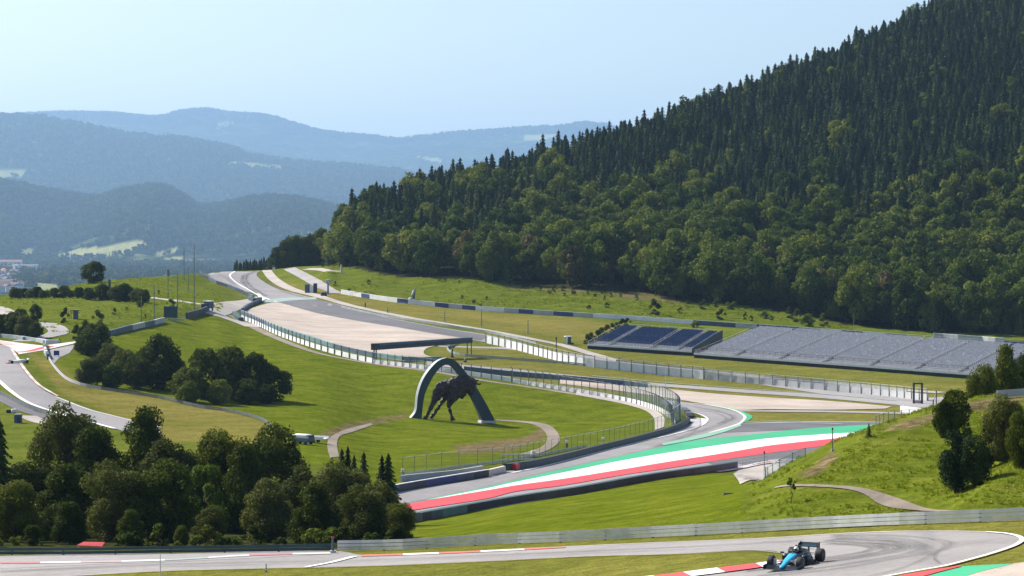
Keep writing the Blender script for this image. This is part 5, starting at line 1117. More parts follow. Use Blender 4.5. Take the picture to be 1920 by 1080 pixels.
# ---------------------------------------------------------------- people
M['cloth_dark'] = plain('dark_cloth', (0.03,0.035,0.045), 0.9); M['skin'] = plain('skin', (0.45,0.27,0.19), 0.6); M['cloth_white'] = plain('white_cloth', (0.7,0.7,0.7), 0.9); M['hair'] = plain('hair', (0.03,0.02,0.015), 0.8)
def person(px, py, label, top, legs, h=1.76, rz=0.0, ymin=None, step=0.12):
    p = hit(px, py, 0, ymin); k = h/1.76; bm = bmesh.new(); sk = bm.verts.layers.skin.verify()
    J = {'pel':(0,0,.95,.15,.11), 'sp':(0,0,1.15,.14,.10), 'ch':(0,0,1.36,.17,.11), 'nk':(0,-.01,1.50,.055,.055), 'hd':(0,-.03,1.62,.085,.10), 'tp':(0,-.03,1.70,.07,.08),
         'hl':(.10,0,.86,.09,.09), 'kl':(.12,-.06,.48,.06,.065), 'al':(.13,step,.09,.04,.045), 'tl':(.14,step-.17,.04,.04,.03), 'hr':(-.10,0,.86,.09,.09), 'kr':(-.11,-.03,.48,.06,.065), 'ar':(-.12,-step,.09,.04,.045), 'tr':(-.13,-step-.17,.04,.04,.03),
         'sl':(.20,0,1.42,.06,.06), 'el':(.27,.04,1.14,.045,.045), 'wl':(.24,-.16,.98,.03,.03), 'fl':(.22,-.25,.96,.03,.02), 'sr':(-.20,0,1.42,.06,.06), 'er':(-.27,.04,1.14,.045,.045), 'wr':(-.24,-.16,.98,.03,.03), 'fr':(-.22,-.25,.96,.03,.02)}
    v = {}
    for n_, (x, y, z, ra, rb_) in J.items():
        q = bm.verts.new((x*k, y*k, z*k)); q[sk].radius = (ra*k, rb_*k); v[n_] = q
    v['pel'][sk].use_root = True
    for e in ('pel sp','sp ch','ch nk','nk hd','hd tp','pel hl','hl kl','kl al','al tl','pel hr','hr kr','kr ar','ar tr','ch sl','sl el','el wl','wl fl','ch sr','sr er','er wr','wr fr'):
        a, b = e.split(); bm.edges.new((v[a], v[b]))
    me = bpy.data.meshes.new('person'); bm.to_mesh(me); bm.free(); me.materials.append(M['skin']); o = add('person', me); o.location = p; o.rotation_euler = (0, 0, rz)
    sm = o.modifiers.new('skin', 'SKIN'); sm.use_smooth_shade = True; o.modifiers.new('sub', 'SUBSURF').levels = 1; o.modifiers['sub'].render_levels = 2
    tag(o, label, 'person')
    def cloth(name, rings, mat):
        mb = MB(); mb.loft([[(x0+rx*k*math.cos(6.2832*i/12), y0+ry*k*math.sin(6.2832*i/12), z*k) for i in range(12)] for (x0, y0, z, rx, ry) in rings]); return mb.build(name, mat, o, True)
    cloth('shirt', [(0,0,.90,.19,.14),(0,0,1.0,.17,.13),(0,0,1.2,.18,.14),(0,0,1.38,.23,.14),(0,0,1.46,.18,.11),(0,0,1.50,.08,.08)], top)
    for s_ in (-1, 1):
        cloth('sleeve', [(s_*.20,0,1.45,.085,.085),(s_*.25,.03,1.28,.075,.075),(s_*.28,.04,1.12,.065,.065)], top)
        st = step if s_ > 0 else -step
        cloth('trouser_leg', [(s_*.09,0,.95,.11,.13),(s_*.11,-.02,.75,.10,.11),(s_*.12,-.04,.48,.08,.09),(s_*.125,st*.9,.12,.07,.08)], legs)
        mb = MB(); mb.box((s_*.13,st-.07,.05), (.11*k,.28*k,.10*k)); mb.build('shoe', M['black'], o, bevel=.02)
    cloth('hair', [(0,.01,1.62,.10,.115),(0,.0,1.72,.098,.11),(0,-.01,1.79,.06,.07)], M['hair'])
    mb = MB(); mb.box((0,-.145*k,1.63*k), (.025,.04,.05)); mb.build('nose', M['skin'], o, bevel=.008); return o
person(1063, 841, 'track marshal in white top and dark trousers standing at the mesh fence', M['cloth_white'], M['cloth_dark'], 1.82, .3, 330)
# ---------------------------------------------------------------- trees and shrubs standing alone
def tree_protos():
    P_ = {}
    def mk(key, crown, mat, tr, H, W): P_[key] = (mesh_np('crown', *crown, [mat]), tr, H, W)
    for i in range(4): mk('big%d' % i, crown_np(12, 4.2, -.9, 52, 26000, .28, 400+i, ['oval','cone','cone','oval'][i], .6, 1.05), M['leaf_near'], trunk_geo(9, .22, 40+i, 6, 2.6), 12, 8.4)
    for i in range(2): mk('willow%d' % i, crown_np(12, 4.0, -.9, 52, 25000, .28, 420+i, ['oval','cone'][i], .6, 1.05), M['leaf_grey'], trunk_geo(9, .2, 50+i, 6, 2.4), 12, 8)
    mk('bright', crown_np(9, 3.0, -.6, 22, 8000, .32, 430, 'oval'), M['leaf_bright'], trunk_geo(6, .15, 60, 5, 1.8), 9, 6)
    for i in range(3): mk('mid%d' % i, crown_np(10, 4.0, -1.2, 34, 7000, .50, 440+i, ['oval','wide','oval'][i], .6, 1.15), [M['leaf_near'], M['leaf'], M['leaf_grey']][i], trunk_geo(6, .2, 70+i, 4, 2), 10, 8)
    for i in range(2): mk('shrub%d' % i, crown_np(3, 1.6, -.6, 12, 900, .34, 460+i, 'wide'), [M['leaf_near'], M['leaf']][i], trunk_geo(1.4, .08, 80+i, 3, .8), 3, 3.2)
    mk('juniper', crown_np(8, 2.2, -.5, 34, 13000, .22, 470, 'oval', .7, 1.5), M['needle'], trunk_geo(5, .14, 90, 3, 1), 8, 4.4)
    mk('spruce', conifer_np(10, 2.0, 480, 16, 9, n=2600, csize=.7), M['needle'], trunk_geo(7, .12, 91, 0), 10, 4)
    mk('spruceg', conifer_np(8, 1.7, 481, 14, 9, n=2000, csize=.7), M['needle_lite'], trunk_geo(6, .12, 92, 0), 8, 3.4)
    mk('sapling', crown_np(2.3, .42, .85, 9, 700, .14, 490, 'oval'), M['leaf_bright'], trunk_geo(2, .045, 93, 3, .3), 2.3, .84)
    return P_
TP = tree_protos(); TM = {}
def tree(key, px, top, base, wpx, label, name='broadleaf_tree', cat='tree', group=None, ymin=None, Y=None):
    """stands where the bearing meets the ground, as tall and wide as surveyed"""
    if Y is None: p = hit(px, base, 0, ymin)
    else: x = (px-CX)/F*Y; p = Vector((x, Y, gz(x, Y)))
    cr, tr, H, W = TP[key]; h = (-(top-HY)*p.y/F-p.z)*1.05; wd = min(wpx*p.y/F, 1.25*W*h/H)
    root = empty(name, p, rng.uniform(0, 6.28), label, cat, group); root.scale = (wd/W, wd/W, h/H)
    add('crown', cr, root)
    if key not in TM: TM[key] = tr.build('trunk', M['bark'], root).data
    else: add('trunk', TM[key], root)
    return root
G = 'big dark trees at the lower left'
for i, (k, x, t_, w_, Y, lab) in enumerate([
 ('spruce', -2, 790, 95, 215, 'black-green spruce cut by the left edge of the picture'),
 ('big0', 62, 868, 150, 228, 'dark tree left of the tall twin crowns, under the loop track'),
 ('willow0', 128, 766, 118, 250, 'tallest pointed crown of the dark trees, overlapping the loop track'),
 ('big2', 178, 800, 120, 246, 'dark rounded crown just right of the tallest pointed one'),
 ('big1', 270, 764, 120, 256, 'tall tree with square-topped crown against the yellow mown strip'),
 ('willow1', 318, 812, 130, 246, 'brownish green broad tree right of the square-topped crown'),
 ('big3', 410, 812, 120, 250, 'dark green tree with ragged top below the curving guardrail'),
 ('big0', 505, 802, 120, 252, 'dense tree right of the ragged one, beneath the mown strip end'),
 ('big2', 458, 832, 90, 244, 'narrower dark tree between two dense crowns'),
 ('bright', 385, 868, 80, 226, 'light yellow-green young tree glowing among the dark ones'),
 ('willow1', 572, 866, 130, 236, 'grey-green tree left of the small pointed spruces'),
 ('willow0', 640, 872, 130, 226, 'grey-green tree directly below the small pointed spruces'),
 ('willow1', 705, 893, 120, 218, 'rounded olive tree beside the near end of the advertising wall'),
 ('big3', 752, 945, 90, 212, 'rightmost dark tree, beside the end of the red stripe'),
 ('big1', 120, 872, 170, 216, 'broad dark crown in the middle of the left thicket'),
 ('big3', 30, 905, 130, 206, 'dark low tree near the left corner'),
 ('willow0', 210, 872, 170, 208, 'speckled broad tree in front of the twin crowns'),
 ('big0', 300, 868, 150, 210, 'dark tree in front, just left of the yellow-green one'),
 ('big2', 130, 940, 150, 200, 'low dark tree behind the red canopy'),
 ('big1', 245, 955, 130, 198, 'shadowy tree low in front of the speckled one'),
 ('willow0', 398, 950, 90, 204, 'small bush-like tree below the gap with pale ground'),
 ('willow1', 500, 890, 140, 214, 'grey-green front tree right of the pale ground gap'),
 ('big1', 590, 905, 150, 206, 'olive front tree above the black post'),
 ('willow0', 680, 915, 150, 202, 'wide olive front tree left of the rightmost one'),
 ('big0', 745, 985, 90, 199, 'lowest front tree touching the silver crash barrier end'),
 ('big3', 60, 985, 120, 197, 'low dark bush-like tree at the left of the red canopy'),
 ('big2', 340, 985, 110, 198, 'low dark tree between two parked cars')]):
    tree(k, x, t_, None, w_*1.12, lab, 'spruce_tree' if k == 'spruce' else 'broadleaf_tree', group=G, Y=Y)
for i, (x, t_, w_) in enumerate([(622,862,18),(641,846,20),(652,842,20),(664,858,18),(682,852,22),(716,858,20),(728,855,26)]):
    tree('spruce', x, t_, None, w_*2.6, 'small pointed dark spruce rising above the grey-green crowns', 'spruce_tree', group='small spruces above the lower left trees', Y=262)
G = 'round bushes on the bright lawn'
for i, (k, x, t_, b, w_, lab) in enumerate([
 ('mid2',158,628,664,44,'grey-green tree above the left clump, near the white posts'), ('mid0',178,608,668,62,'darker tree at the upper left of the left clump'), ('mid2',205,645,690,70,'broad grey-green crown in the middle of the left clump'),
 ('mid2',232,656,716,50,'pale tree in the upper right of the left clump'), ('mid2',172,672,722,56,'pale front tree at the lower left of the left clump'), ('mid1',212,684,728,60,'olive front tree low in the left clump'), ('mid2',255,670,728,54,'grey-green front tree between pale and dark crowns'),
 ('mid0',300,630,730,66,'tallest dark tree of the left clump'), ('mid0',322,664,732,44,'dark rounded tree at the right end of the left clump'), ('mid0',270,652,700,30,'small dark top between the pale and the tallest crown'),
 ('mid0',352,690,752,60,'dark tree at the left end of the right clump'), ('mid0',388,655,748,66,'dark tall tree left in the right clump'), ('mid0',432,652,748,66,'tallest dark crown in the right clump'), ('mid0',474,664,750,66,'dark crown right of the middle of the right clump'),
 ('mid0',512,688,752,64,'rightmost round dark tree of the right clump'), ('mid1',352,715,757,50,'light low bush in front of the right clump'), ('mid1',412,712,758,66,'olive front bush in the middle of the right clump'), ('mid0',462,712,758,60,'dark front bush right of the olive one'), ('mid0',500,722,757,60,'dark low front bush near the right end of the right clump')]):
    tree(k, x, t_, b, w_*1.08, lab, group=G, ymin=380)
tree('mid0', 175, 491, 531, 44, 'solitary big dark tree on the ridge against the hazy valley')
for i, (k, x, t_, b, w_) in enumerate([('mid0',4,590,628,40),('mid0',28,586,630,46),('mid2',48,592,632,36),('mid0',67,571,604,22),('mid2',62,602,634,34),('mid0',38,580,625,30)]):
    tree(k, x, t_, b, w_, 'dark tree in the clump at the left edge beside the bending hill road', group='tree clump beside the bending hill road', ymin=400)
xs = [(26,541,559,10),(36,543,558,9),(46,543,558,9),(56,544,559,10),(70,540,558,12),(80,547,559,9),(90,547,558,9),(102,542,558,14),(120,538,558,16),(133,546,558,11),(149,541,559,15),(166,542,561,15),(176,549,560,9),(191,535,562,20),(203,544,562,12),(216,538,563,20),(232,534,564,20),(244,544,565,14),(257,543,567,20),(268,545,568,16),(263,565,575,16)]
for i, (x, t_, b, w_) in enumerate(xs):
    tree('mid0' if i % 3 else 'mid2', x, t_-2, b+1, w_*1.9, 'small dark shrub in the long row across the left hill', 'shrub', 'shrub', 'row of shrubs on the left hill', ymin=400)
for x, t_, b, w_, lab in [(123,580,606,20,'dark conical bush beside the small hut on the left hill'),(183,584,608,26,'dark green bush right of the small hut'),(214,579,590,13,'small round bush alone on the left hill'),(297,544,552,7,'tiny bush beneath the thin masts'),(237,576,582,14,'flat low bush under the shrub row end'),
      (160,606,650,30,'grey-green young tree above the pale clump'),(145,612,636,26,'small dark tree left of the grey-green young one'),(112,636,644,8,'small dark bush behind the teal barrier'),(272,590,597,22,'low spreading bush near the slate wall'),(320,562,576,22,'thin bushy growth behind the dark screen')]:
    tree('shrub0', x, t_, b, w_, lab, 'shrub', 'shrub', ymin=380)
G = 'far wood on the crest beyond the bend'
for i, (k, x, t_, w_) in enumerate([('mid0',521,464,30),('mid2',538,446,42),('mid1',553,442,44),('mid0',571,446,42),('mid2',586,442,40),('mid0',601,430,42),('mid1',612,442,34),('mid2',530,472,26),('mid0',562,470,34),('mid0',590,468,34),('bright',540,478,16)]):
    tree(k, x, t_, None, w_, 'tree in the small wood on the crest left of the big wooded hill' if k != 'bright' else 'light green small tree at the foot of the crest wood', group=G, Y=1085)
for i in range(17):
    x = 440+i*4.2+rng.uniform(-1, 1); tree('spruce', x, 493-i*.5+rng.uniform(-4, 4), None, 30, 'small dark spruce in the row showing above the crest of the bend', 'spruce_tree', group='spruce row behind the far bend', Y=rng.uniform(1120, 1180))
G = 'little bushes on the meadow'
for i, (x, b, w_, h_) in enumerate([(824,528,8,6),(834,528,9,5),(862,531,6,5),(1012,545,8,6),(1031,551,10,8),(1040,546,10,10),(1055,546,14,10),(1058,555,8,6),(1075,552,10,8),(1093,542,10,9),(1103,553,9,7),(1112,546,8,8),(1116,556,7,6),(1131,552,10,7),(1137,577,12,9),(1146,556,8,7),(1104,579,8,8),(1133,562,7,7),(1163,557,8,6),(1194,563,10,9),(1197,548,8,6),(1225,590,24,26),(1276,587,12,10),(1289,570,10,8),(1303,614,24,13),(1352,599,20,18),(1398,599,9,12),(1408,602,9,10),(1434,597,16,16),(1445,600,12,8),(1480,596,16,18),(1493,603,22,22),(1515,612,24,26),(1545,612,22,22),(1320,580,20,16),(1345,576,18,14),(1370,580,20,16),(900,579,9,8),(866,560,8,6),(912,562,7,6),(888,568,10,7),(690,533,10,8),(600,494,7,8),(628,536,8,8),(655,546,7,6),(604,500,7,7)]):
    tree('shrub0' if i % 4 else 'shrub1', x, b-h_, b, w_*1.15, 'dark little bush dotted on the open meadow below the wood' if w_ < 20 else 'larger round bush on the meadow edge below the wood', 'shrub', 'shrub', G, ymin=700)
# right bank
tree('big1', 1887, 648, None, 84, 'tall dark tree hiding the right end of the grey grandstand', Y=292)
tree('big0', 1922, 668, None, 70, 'dark tree cut by the right edge beside the grandstand', Y=300)
tree('big3', 1846, 688, None, 66, 'round dark tree on the crest below the grandstand end', Y=288)
tree('mid0', 1790, 733, 815, 56, 'dark bushy tree on the crest of the right bank', Y=None); tree('mid0', 1768, 752, 820, 36, 'smaller dark tree left of the bushy one on the right crest')
tree('juniper', 1790, 812, 925, 50, 'dense black-green juniper standing left on the steep bank', 'juniper', 'shrub'); tree('juniper', 1826, 822, 912, 56, 'dense black-green juniper right of its twin on the steep bank', 'juniper', 'shrub')
tree('willow0', 1885, 745, 865, 84, 'large grey-green bush at the upper right of the steep bank', 'shrub', 'shrub'); tree('big0', 1918, 775, 878, 60, 'very dark bush at the right edge of the steep bank', 'shrub', 'shrub')
tree('mid1', 1850, 800, 880, 36, 'light green low bush behind the junipers', 'shrub', 'shrub'); tree('shrub1', 1812, 798, 824, 22, 'small yellowish bush above the junipers', 'shrub', 'shrub')
tree('sapling', 1484, 893, 943, 17, 'lone slender sapling with pale leaves on the lawn near the dirt path', 'sapling', 'tree')
tree('spruceg', 1629, 794, 820, 20, 'small dark fir on the crest in front of the striped run-off', 'spruce_tree', 'tree')
for i in range(30):
    x = -30+i*28+rng.uniform(-8, 8)
    if x > 800: break
    if 125 < x < 195: continue
    w_ = rng.uniform(38, 70); tree('shrub1' if i % 3 else 'shrub0', x, 1018-rng.uniform(0, 34), None, w_, 'low dark bush at the foot of the big trees, just behind the dark crash barrier', 'shrub', 'shrub', 'undergrowth beneath the big dark trees', Y=rng.uniform(194, 199))
for i in range(9):
    x = 1100+i*9.5; tree('shrub0', x, 630-i*3.9-rng.uniform(0, 4), 645-i*4.3, 30, 'dark hedge bush in the slanting row beside the blue grandstand', 'shrub', 'shrub', 'hedge beside the blue grandstand', ymin=640)
# grass tufts and flowers on the rough banks
def tuft(seed, h, n=26, c=0.5):
    r = np.random.default_rng(seed); V = []; Q = []
    for k in range(n):
        a = r.uniform(0, 6.28); d = r.uniform(0, .35); b = np.array([math.cos(a)*d, math.sin(a)*d, 0]); l = h*r.uniform(.5, 1.1); t_ = b+[math.cos(a)*l*.5, math.sin(a)*l*.5, l]; s_ = np.array([-math.sin(a), math.cos(a), 0])*.05
        i = len(V); V += [b-s_, b+s_, t_+s_*.3, t_-s_*.3]; Q.append((i, i+1, i+2, i+3))
    return V, Q
M['tuft'] = leaf_mat('grass_tufts', (0.11,0.15,0.010), (0.17,0.20,0.018), (0.27,0.26,0.05), 0.45)
TF = [mesh_np('tuft', *tuft(500+i, [.35,.5,.28][i]), [M['tuft']]) for i in range(3)]
def tufts(name, n, ymin_, ymax_, u0, u1, cond, smin, smax, sd):
    r = np.random.default_rng(sd); Y = np.sqrt(r.uniform(ymin_**2, ymax_**2, n)); u = r.uniform(u0, u1, n); X = (u-CX)/F*Y
    a = np.clip((u-U0)/DU, 0, nU-1).astype(int); b = np.clip((np.log(Y)-math.log(62))/(math.log(1790)-math.log(62))*(nY-1), 0, nY-1).astype(int)
    k = cond(a, b, X, Y); X, Y = X[k], Y[k]; scatter(name, TF, np.stack([X, Y, terrain(X, Y)-.03], 1), r.uniform(smin, smax, len(X)), r.integers(0, 3, len(X)), seed=sd)
tufts('bank_grass', 13000, 156, 300, 1400, 1990, lambda a, b, X, Y: (rough[b, a] > .8) & (Y > LY[2][a]+2.5) & (fbm(X/5, Y/5, 3, 3) > .42) & (dirt[b, a] < .4) & (UG[b, a] > 1400+rng.uniform(0, 90, len(a))) & ~inpoly(UG[b, a], PYg[b, a], [(1440,904),(1600,904),(1700,926),(1765,950),(1735,966),(1640,952),(1580,924),(1450,922)]), .25, .62, 61)
tufts('meadow_grass', 14000, 780, 1000, 600, 1600, lambda a, b, X, Y: (rough[b, a] > .8) & (Y < LY[14][a]) & (fbm(X/12, Y/12, 5, 3) > .5), .7, 1.6, 62)
tufts('hill_grass', 9000, 600, 900, -60, 420, lambda a, b, X, Y: (rough[b, a] > .7) & (fbm(X/12, Y/12, 5, 3) > .52), .6, 1.4, 63)
0 and tufts('lawn_grass', 30000, 175, 380, 690, 1480, lambda a, b, X, Y: (Y > LY[2][a]+2.0) & (Y < LY[7][a]-2) & (fbm(X/6, Y/6, 8, 3) > .5), .25, .6, 64)

# ---------------------------------------------------------------- masts, posts, huts, vehicles
def pole(px, top, base, wm, label, mat='zinc_dark', ymin=None, head=None, name='pole', cat='pole', Y=None):
    if Y is None: p = hit(px, base, 0, ymin)
    else: x = (px-CX)/F*Y; p = Vector((x, Y, gz(x, Y)))
    h = -(top-HY)*p.y/F-p.z; root = empty(name, p, 0, label, cat); mb = MB(); mb.tube([(0,0,-.3), (0,0,h*.5), (0,0,h)], [wm/2, wm*.45, wm*.35], 8); mb.build('shaft', M[mat], root)
    mb = MB(); mb.box((0,0,.05), (wm*2.2, wm*2.2, .3)); mb.build('foot', M['grey'], root)
    if head: mb = MB(); mb.box((0,0,h-head[1]/2), (head[0], head[0]*.7, head[1])); mb.build('head', M[head[2]], root, bevel=head[0]*.12)
    return root
for x, t_, b, w_, lab in [(345,463,526,.32,'tall thin mast left of the close group on the ridge'),(353,505,547,.28,'short mast in front of the group, on the slope'),(364,458,592,.34,'tallest thin mast standing down by the blue wall'),(371,472,512,.3,'thin mast between the two tallest on the ridge'),(379,459,512,.3,'tall thin mast at the right of the ridge group'),
      (265,555,607,.3,'thin lamp post left above the slate wall'),(289,533,600,.35,'thin lamp post left of the dark screen'),(315,506,560,.35,'thin post rising behind the dark screen'),(333,508,580,.35,'thin post right behind the dark screen')]:
    pole(x, t_, b, w_, lab, ymin=380, name='mast', cat='mast')
pole(205, 524, 548, 1.2, 'thick dark post among the hill shrubs', 'teal_dark', 400); pole(315, 505, 518, 1.6, 'dark stub post with pale top on the left ridge', 'zinc_dark', 400, (1.2, 1.4, 'grey'))
pole(1248, 690, 806, .16, 'tall thin camera pole inside the fence bend', 'zinc', 380); pole(1561, 802, 846, .12, 'thin pole on the crest before the red stripe', 'zinc_dark', 200, (.14, .2, 'black')); pole(1433, 846, 892, .14, 'thin dark pole at the left end of the pale mesh fence', 'zinc_dark', 225, (.25, .35, 'black'))
pole(300.5, 1038, 1086, .07, 'slim grey post at the lower left track edge', 'zinc', 100); pole(499, 1057, 1073, .08, 'short dark post in the near verge', 'black', 100); pole(624, 1006, 1037, .22, 'dark post with red top where the two crash barriers meet', 'slate', 170, (.26, .12, 'red'))
pole(1043, 632, 662, .35, 'dark trackside post with a black box left of the white hut', 'black', 600, (.5, .5, 'black')); pole(685, 567, 577, .5, 'short dark post left on the yellowish verge', 'black', 600); pole(727, 577, 587, .4, 'second short post on the yellowish verge', 'zinc_dark', 600)
pole(834, 584, 604, .3, 'thin post on the verge under the statue', 'zinc_dark', 600); pole(903, 580, 613, .3, 'tall thin post on the middle of the verge', 'zinc_dark', 600); pole(990, 600, 625, .3, 'thin post left of the white hut on the verge', 'zinc_dark', 600)
pole(1131, 820, 838, .12, 'short post with a white ball near the dark barrier', 'zinc', 380, (.5, .5, 'white'))
pole(615, 524, 552, .7, 'camera tower with pale head beside the upper road', 'slate', 700, (1.9, 1.6, 'grey'), 'camera_tower', 'camera tower')
pole(640, 496, 512, .8, 'thin pale post in the shade at the wood edge', 'grey', 700)
def boxy(name, px, base, dims, label, cat, parts, rz=0.0, ymin=None):
    p = hit(px, base, 0, ymin); root = empty(name, p, rz, label, cat)
    for nm, c, d, m_, bv in parts:
        mb = MB(); mb.box(c, d); mb.build(nm, M[m_], root, bevel=bv)
    return root
boxy('marshal_hut', 1065, 645, 0, 'small white and teal marshal hut at the edge of the verge', 'hut', [('wall',(0,0,1.1),(1.7,1.5,2.3),'teal_dark',.03),('side_panel',(-.55,-.77,1.15),(.55,.05,2.2),'white',0),('roof',(0,0,2.4),(2.1,1.9,.22),'white',.03),('step',(1.3,-.6,.2),(.8,.8,.4),'black',.02)], .2, 600)
boxy('marshal_box', 583, 549, 0, 'pair of dark and white marshal boxes beside the pale service road', 'marshal box', [('cabin',(-1.4,0,1.6),(1.8,1.5,3.4),'slate',.05),('screen',(.2,-.3,1.5),(1.3,.6,2.9),'white',.05),('door',(1.7,0,1.8),(1.4,1.3,3.8),'navy',.05)], 0, 700)
boxy('tyre_bale', 607, 555, 0, 'small black bale on the pale service road', 'bale', [('bale',(0,0,.7),(2.2,1.4,1.5),'black',.2),('strap',(0,0,.7),(.2,1.5,1.55),'zinc_dark',0)], .4, 700)
boxy('display_screen', 320, 600, 0, 'big dark display screen standing on the slate wall', 'screen', [('panel',(0,0,2.4),(4.1,.6,3.4),'teal_dark',.05),('frame',(0,.35,2.4),(3.9,.3,3.2),'zinc_dark',0),('leg',(-1.5,0,.3),(.25,.4,1.0),'zinc_dark',0),('leg',(1.5,0,.3),(.25,.4,1.0),'zinc_dark',0),('base',(.4,-.2,.15),(7.5,.9,.5),'grey',0)], 0, 500)
boxy('lorry', 389, 583, 0, 'dark lorry with white roof parked on the hill road', 'lorry', [('box_body',(0,.8,1.9),(1.9,3.2,2.2),'slate',.05),('roof',(0,.8,3.1),(2.0,3.3,.3),'white',.05),('cab',(-.1,-1.6,1.5),(1.8,1.4,1.8),'navy',.15),('windscreen',(-.1,-2.32,1.8),(1.5,.05,.7),'glass',0),('wheel',(-.8,-1.5,.4),(.3,.8,.8),'tyre',.15),('wheel',(.8,-1.5,.4),(.3,.8,.8),'tyre',.15),('wheel',(-.8,1.7,.4),(.3,.8,.8),'tyre',.15),('wheel',(.8,1.7,.4),(.3,.8,.8),'tyre',.15)], -.4, 500)
boxy('sign_board', 106, 669, 0, 'square navy board on the grey apron of the left loop', 'board', [('board',(0,0,.9),(1.3,.2,1.1),'banner_blue',.02),('post',(-.5,.05,.2),(.1,.1,.8),'zinc',0),('post',(.5,.05,.2),(.1,.1,.8),'zinc',0)], 0, 380)
boxy('hut', 142, 598, 0, 'little blue hut with pale roof on the left hill', 'hut', [('wall',(0,0,1.1),(1.4,1.4,2.4),'slate',.02),('roof',(-.1,0,2.5),(3.0,2.2,.3),'wood',.02),('porch',(-1.3,-.2,1.2),(.2,.2,2.2),'wood',0)], .2, 450)
boxy('timing_hut', 34, 793, 0, 'grey tapered hut beside the lower loop road', 'hut', [('wall',(0,0,.7),(1.3,1.2,1.5),'slate',.05),('roof',(0,0,1.5),(1.1,1.0,.2),'grey',.03),('door',(.1,-.61,.55),(.45,.04,1.0),'navy',0)], .1, 300)
boxy('tyre_pile', 22, 774, 0, 'dark and pale tyre pile left of the grey tapered hut', 'tyres', [('tyre_row',(-.6,0,.3),(.9,.6,.6),'black',.12),('tyre_row',(.4,0,.35),(.9,.6,.7),'white',.12)], .4, 300)
boxy('steel_cage', 972, 872, 0, 'steel cage of barrier parts behind the green barrier end', 'cage', [('lower_beam',(0,0,.2),(5.4,.2,.25),'zinc_dark',0),('middle_beam',(0,0,.9),(5.4,.12,.15),'zinc',0),('upper_beam',(0,0,1.7),(5.4,.15,.15),'zinc',0)]+[('upright',(-2.6+k*.87,0,.9),(.10,.10,1.9),'zinc_dark',0) for k in range(7)], .25, 350)
boxy('white_cabinet', 1000, 858, 0, 'small white cabinet at the right end of the steel cage', 'cabinet', [('cabinet',(0,0,.6),(.75,.5,1.1),'white',.06),('plinth',(0,0,.05),(.9,.6,.3),'wood',0)], .2, 380)
boxy('utility_box', 755, 886, 0, 'tiny white box at the near end of the silver guardrail', 'box', [('box',(0,0,.3),(.5,.4,.5),'white',.05),('foot',(0,0,0),(.6,.5,.2),'grey',0)], 0, 300)
boxy('tyre_pack', 1366, 927, 0, 'dark flat drain cover lying in the lawn below the barrier', 'cover', [('cover',(0,0,.06),(1.0,.35,.16),'black',.02),('rim',(0,0,.02),(1.15,.5,.1),'zinc_dark',0)], .15, 100)
for nm, px, b, lab, rz in (('van',568,833,'dark van with white roof just above the dark trees',1.0),('trailer',592,830,'white flat trailer standing behind the white van',1.1)):
    boxy(nm, px, b, 0, lab, nm, ([('body',(0,0,.85),(1.7,3.8,.9),'slate',.2),('roof',(0,.2,1.45),(1.5,3.0,.5),'white',.15),('windscreen',(0,-1.8,1.35),(1.4,.15,.5),'glass',.02),('wheel',(-.75,-1.1,.35),(.25,.7,.7),'tyre',.15),('wheel',(.75,-1.1,.35),(.25,.7,.7),'tyre',.15),('wheel',(-.75,1.2,.35),(.25,.7,.7),'tyre',.15),('wheel',(.75,1.2,.35),(.25,.7,.7),'tyre',.15)] if nm == 'van' else
      [('bed',(0,0,.7),(1.8,4.2,.2),'white',0),('side_board',(-.9,0,.95),(.06,4.2,.35),'white',0),('side_board',(.9,0,.95),(.06,4.2,.35),'white',0),('ramp',(0,2.7,.5),(1.6,1.4,.1),'grey',0),('wheel',(-.8,0,.35),(.25,.7,.7),'tyre',.15),('wheel',(.8,0,.35),(.25,.7,.7),'tyre',.15)]), rz, 330)
# parked cars between the dark trees
def parked(px, base, rz, m_, label, ymin=150):
    p = hit(px, base, 0, ymin); rt = empty('parked_car', p, rz, label, 'car'); mb = MB(); mb.loft([rring(y, w_, a, b, .45, 16) for y, w_, a, b in ((-2.1,1.5,.35,.75),(-1.9,1.7,.28,.85),(-.9,1.76,.25,.95),(.9,1.76,.25,.95),(1.9,1.7,.3,.9),(2.1,1.5,.4,.8))]); mb.build('body', M[m_], rt, True)
    mb = MB(); mb.hexa([(-.78,-1.0,.9),(.78,-1.0,.9),(.78,1.6,.9),(-.78,1.6,.9),(-.62,-.3,1.42),(.62,-.3,1.42),(.62,1.1,1.42),(-.62,1.1,1.42)]); mb.build('window_band', M['glass'], rt, bevel=.06)
    for sx in (-.8, .8):
        for sy in (-1.3, 1.3): mb = MB(); mb.lathe((0,0,0), [(.12,-.1), (.32,-.1), (.32,.1), (.12,.1)], 16, 'x'); mb.build('wheel', M['tyre'], rt, loc=(sx, sy, .32))
parked(348, 990, .9, 'white', 'white parked car glimpsed between the dark trees'); parked(378, 985, 1.0, 'banner_blue', 'blue parked car glimpsed right of the white one')
# red canopy
p = hit(159, 1032, 0, 185); rt = empty('canopy', p+Vector((0, 2.5, 0)), .1, 'red pitched canopy roof under the dark trees', 'canopy')
hz_ = -(1019-HY)*(p.y+2.5)/F-p.z; mb = MB(); mb.hexa([(-1.1,-.5,hz_-.10),(1.0,-.5,hz_-.22),(1.15,.5,hz_-.02),(-.6,.5,hz_+.04),(-1.1,-.5,hz_-.07),(1.0,-.5,hz_-.19),(1.15,.5,hz_+.03),(-.6,.5,hz_+.09)]); mb.build('roof', M['red'], rt)
for sx in (-.95, .95):
    for sy in (-.8, .8): mb = MB(); mb.box((sx, sy, hz_/2-.2), (.06,.06,hz_)); mb.build('pole', M['zinc'], rt)
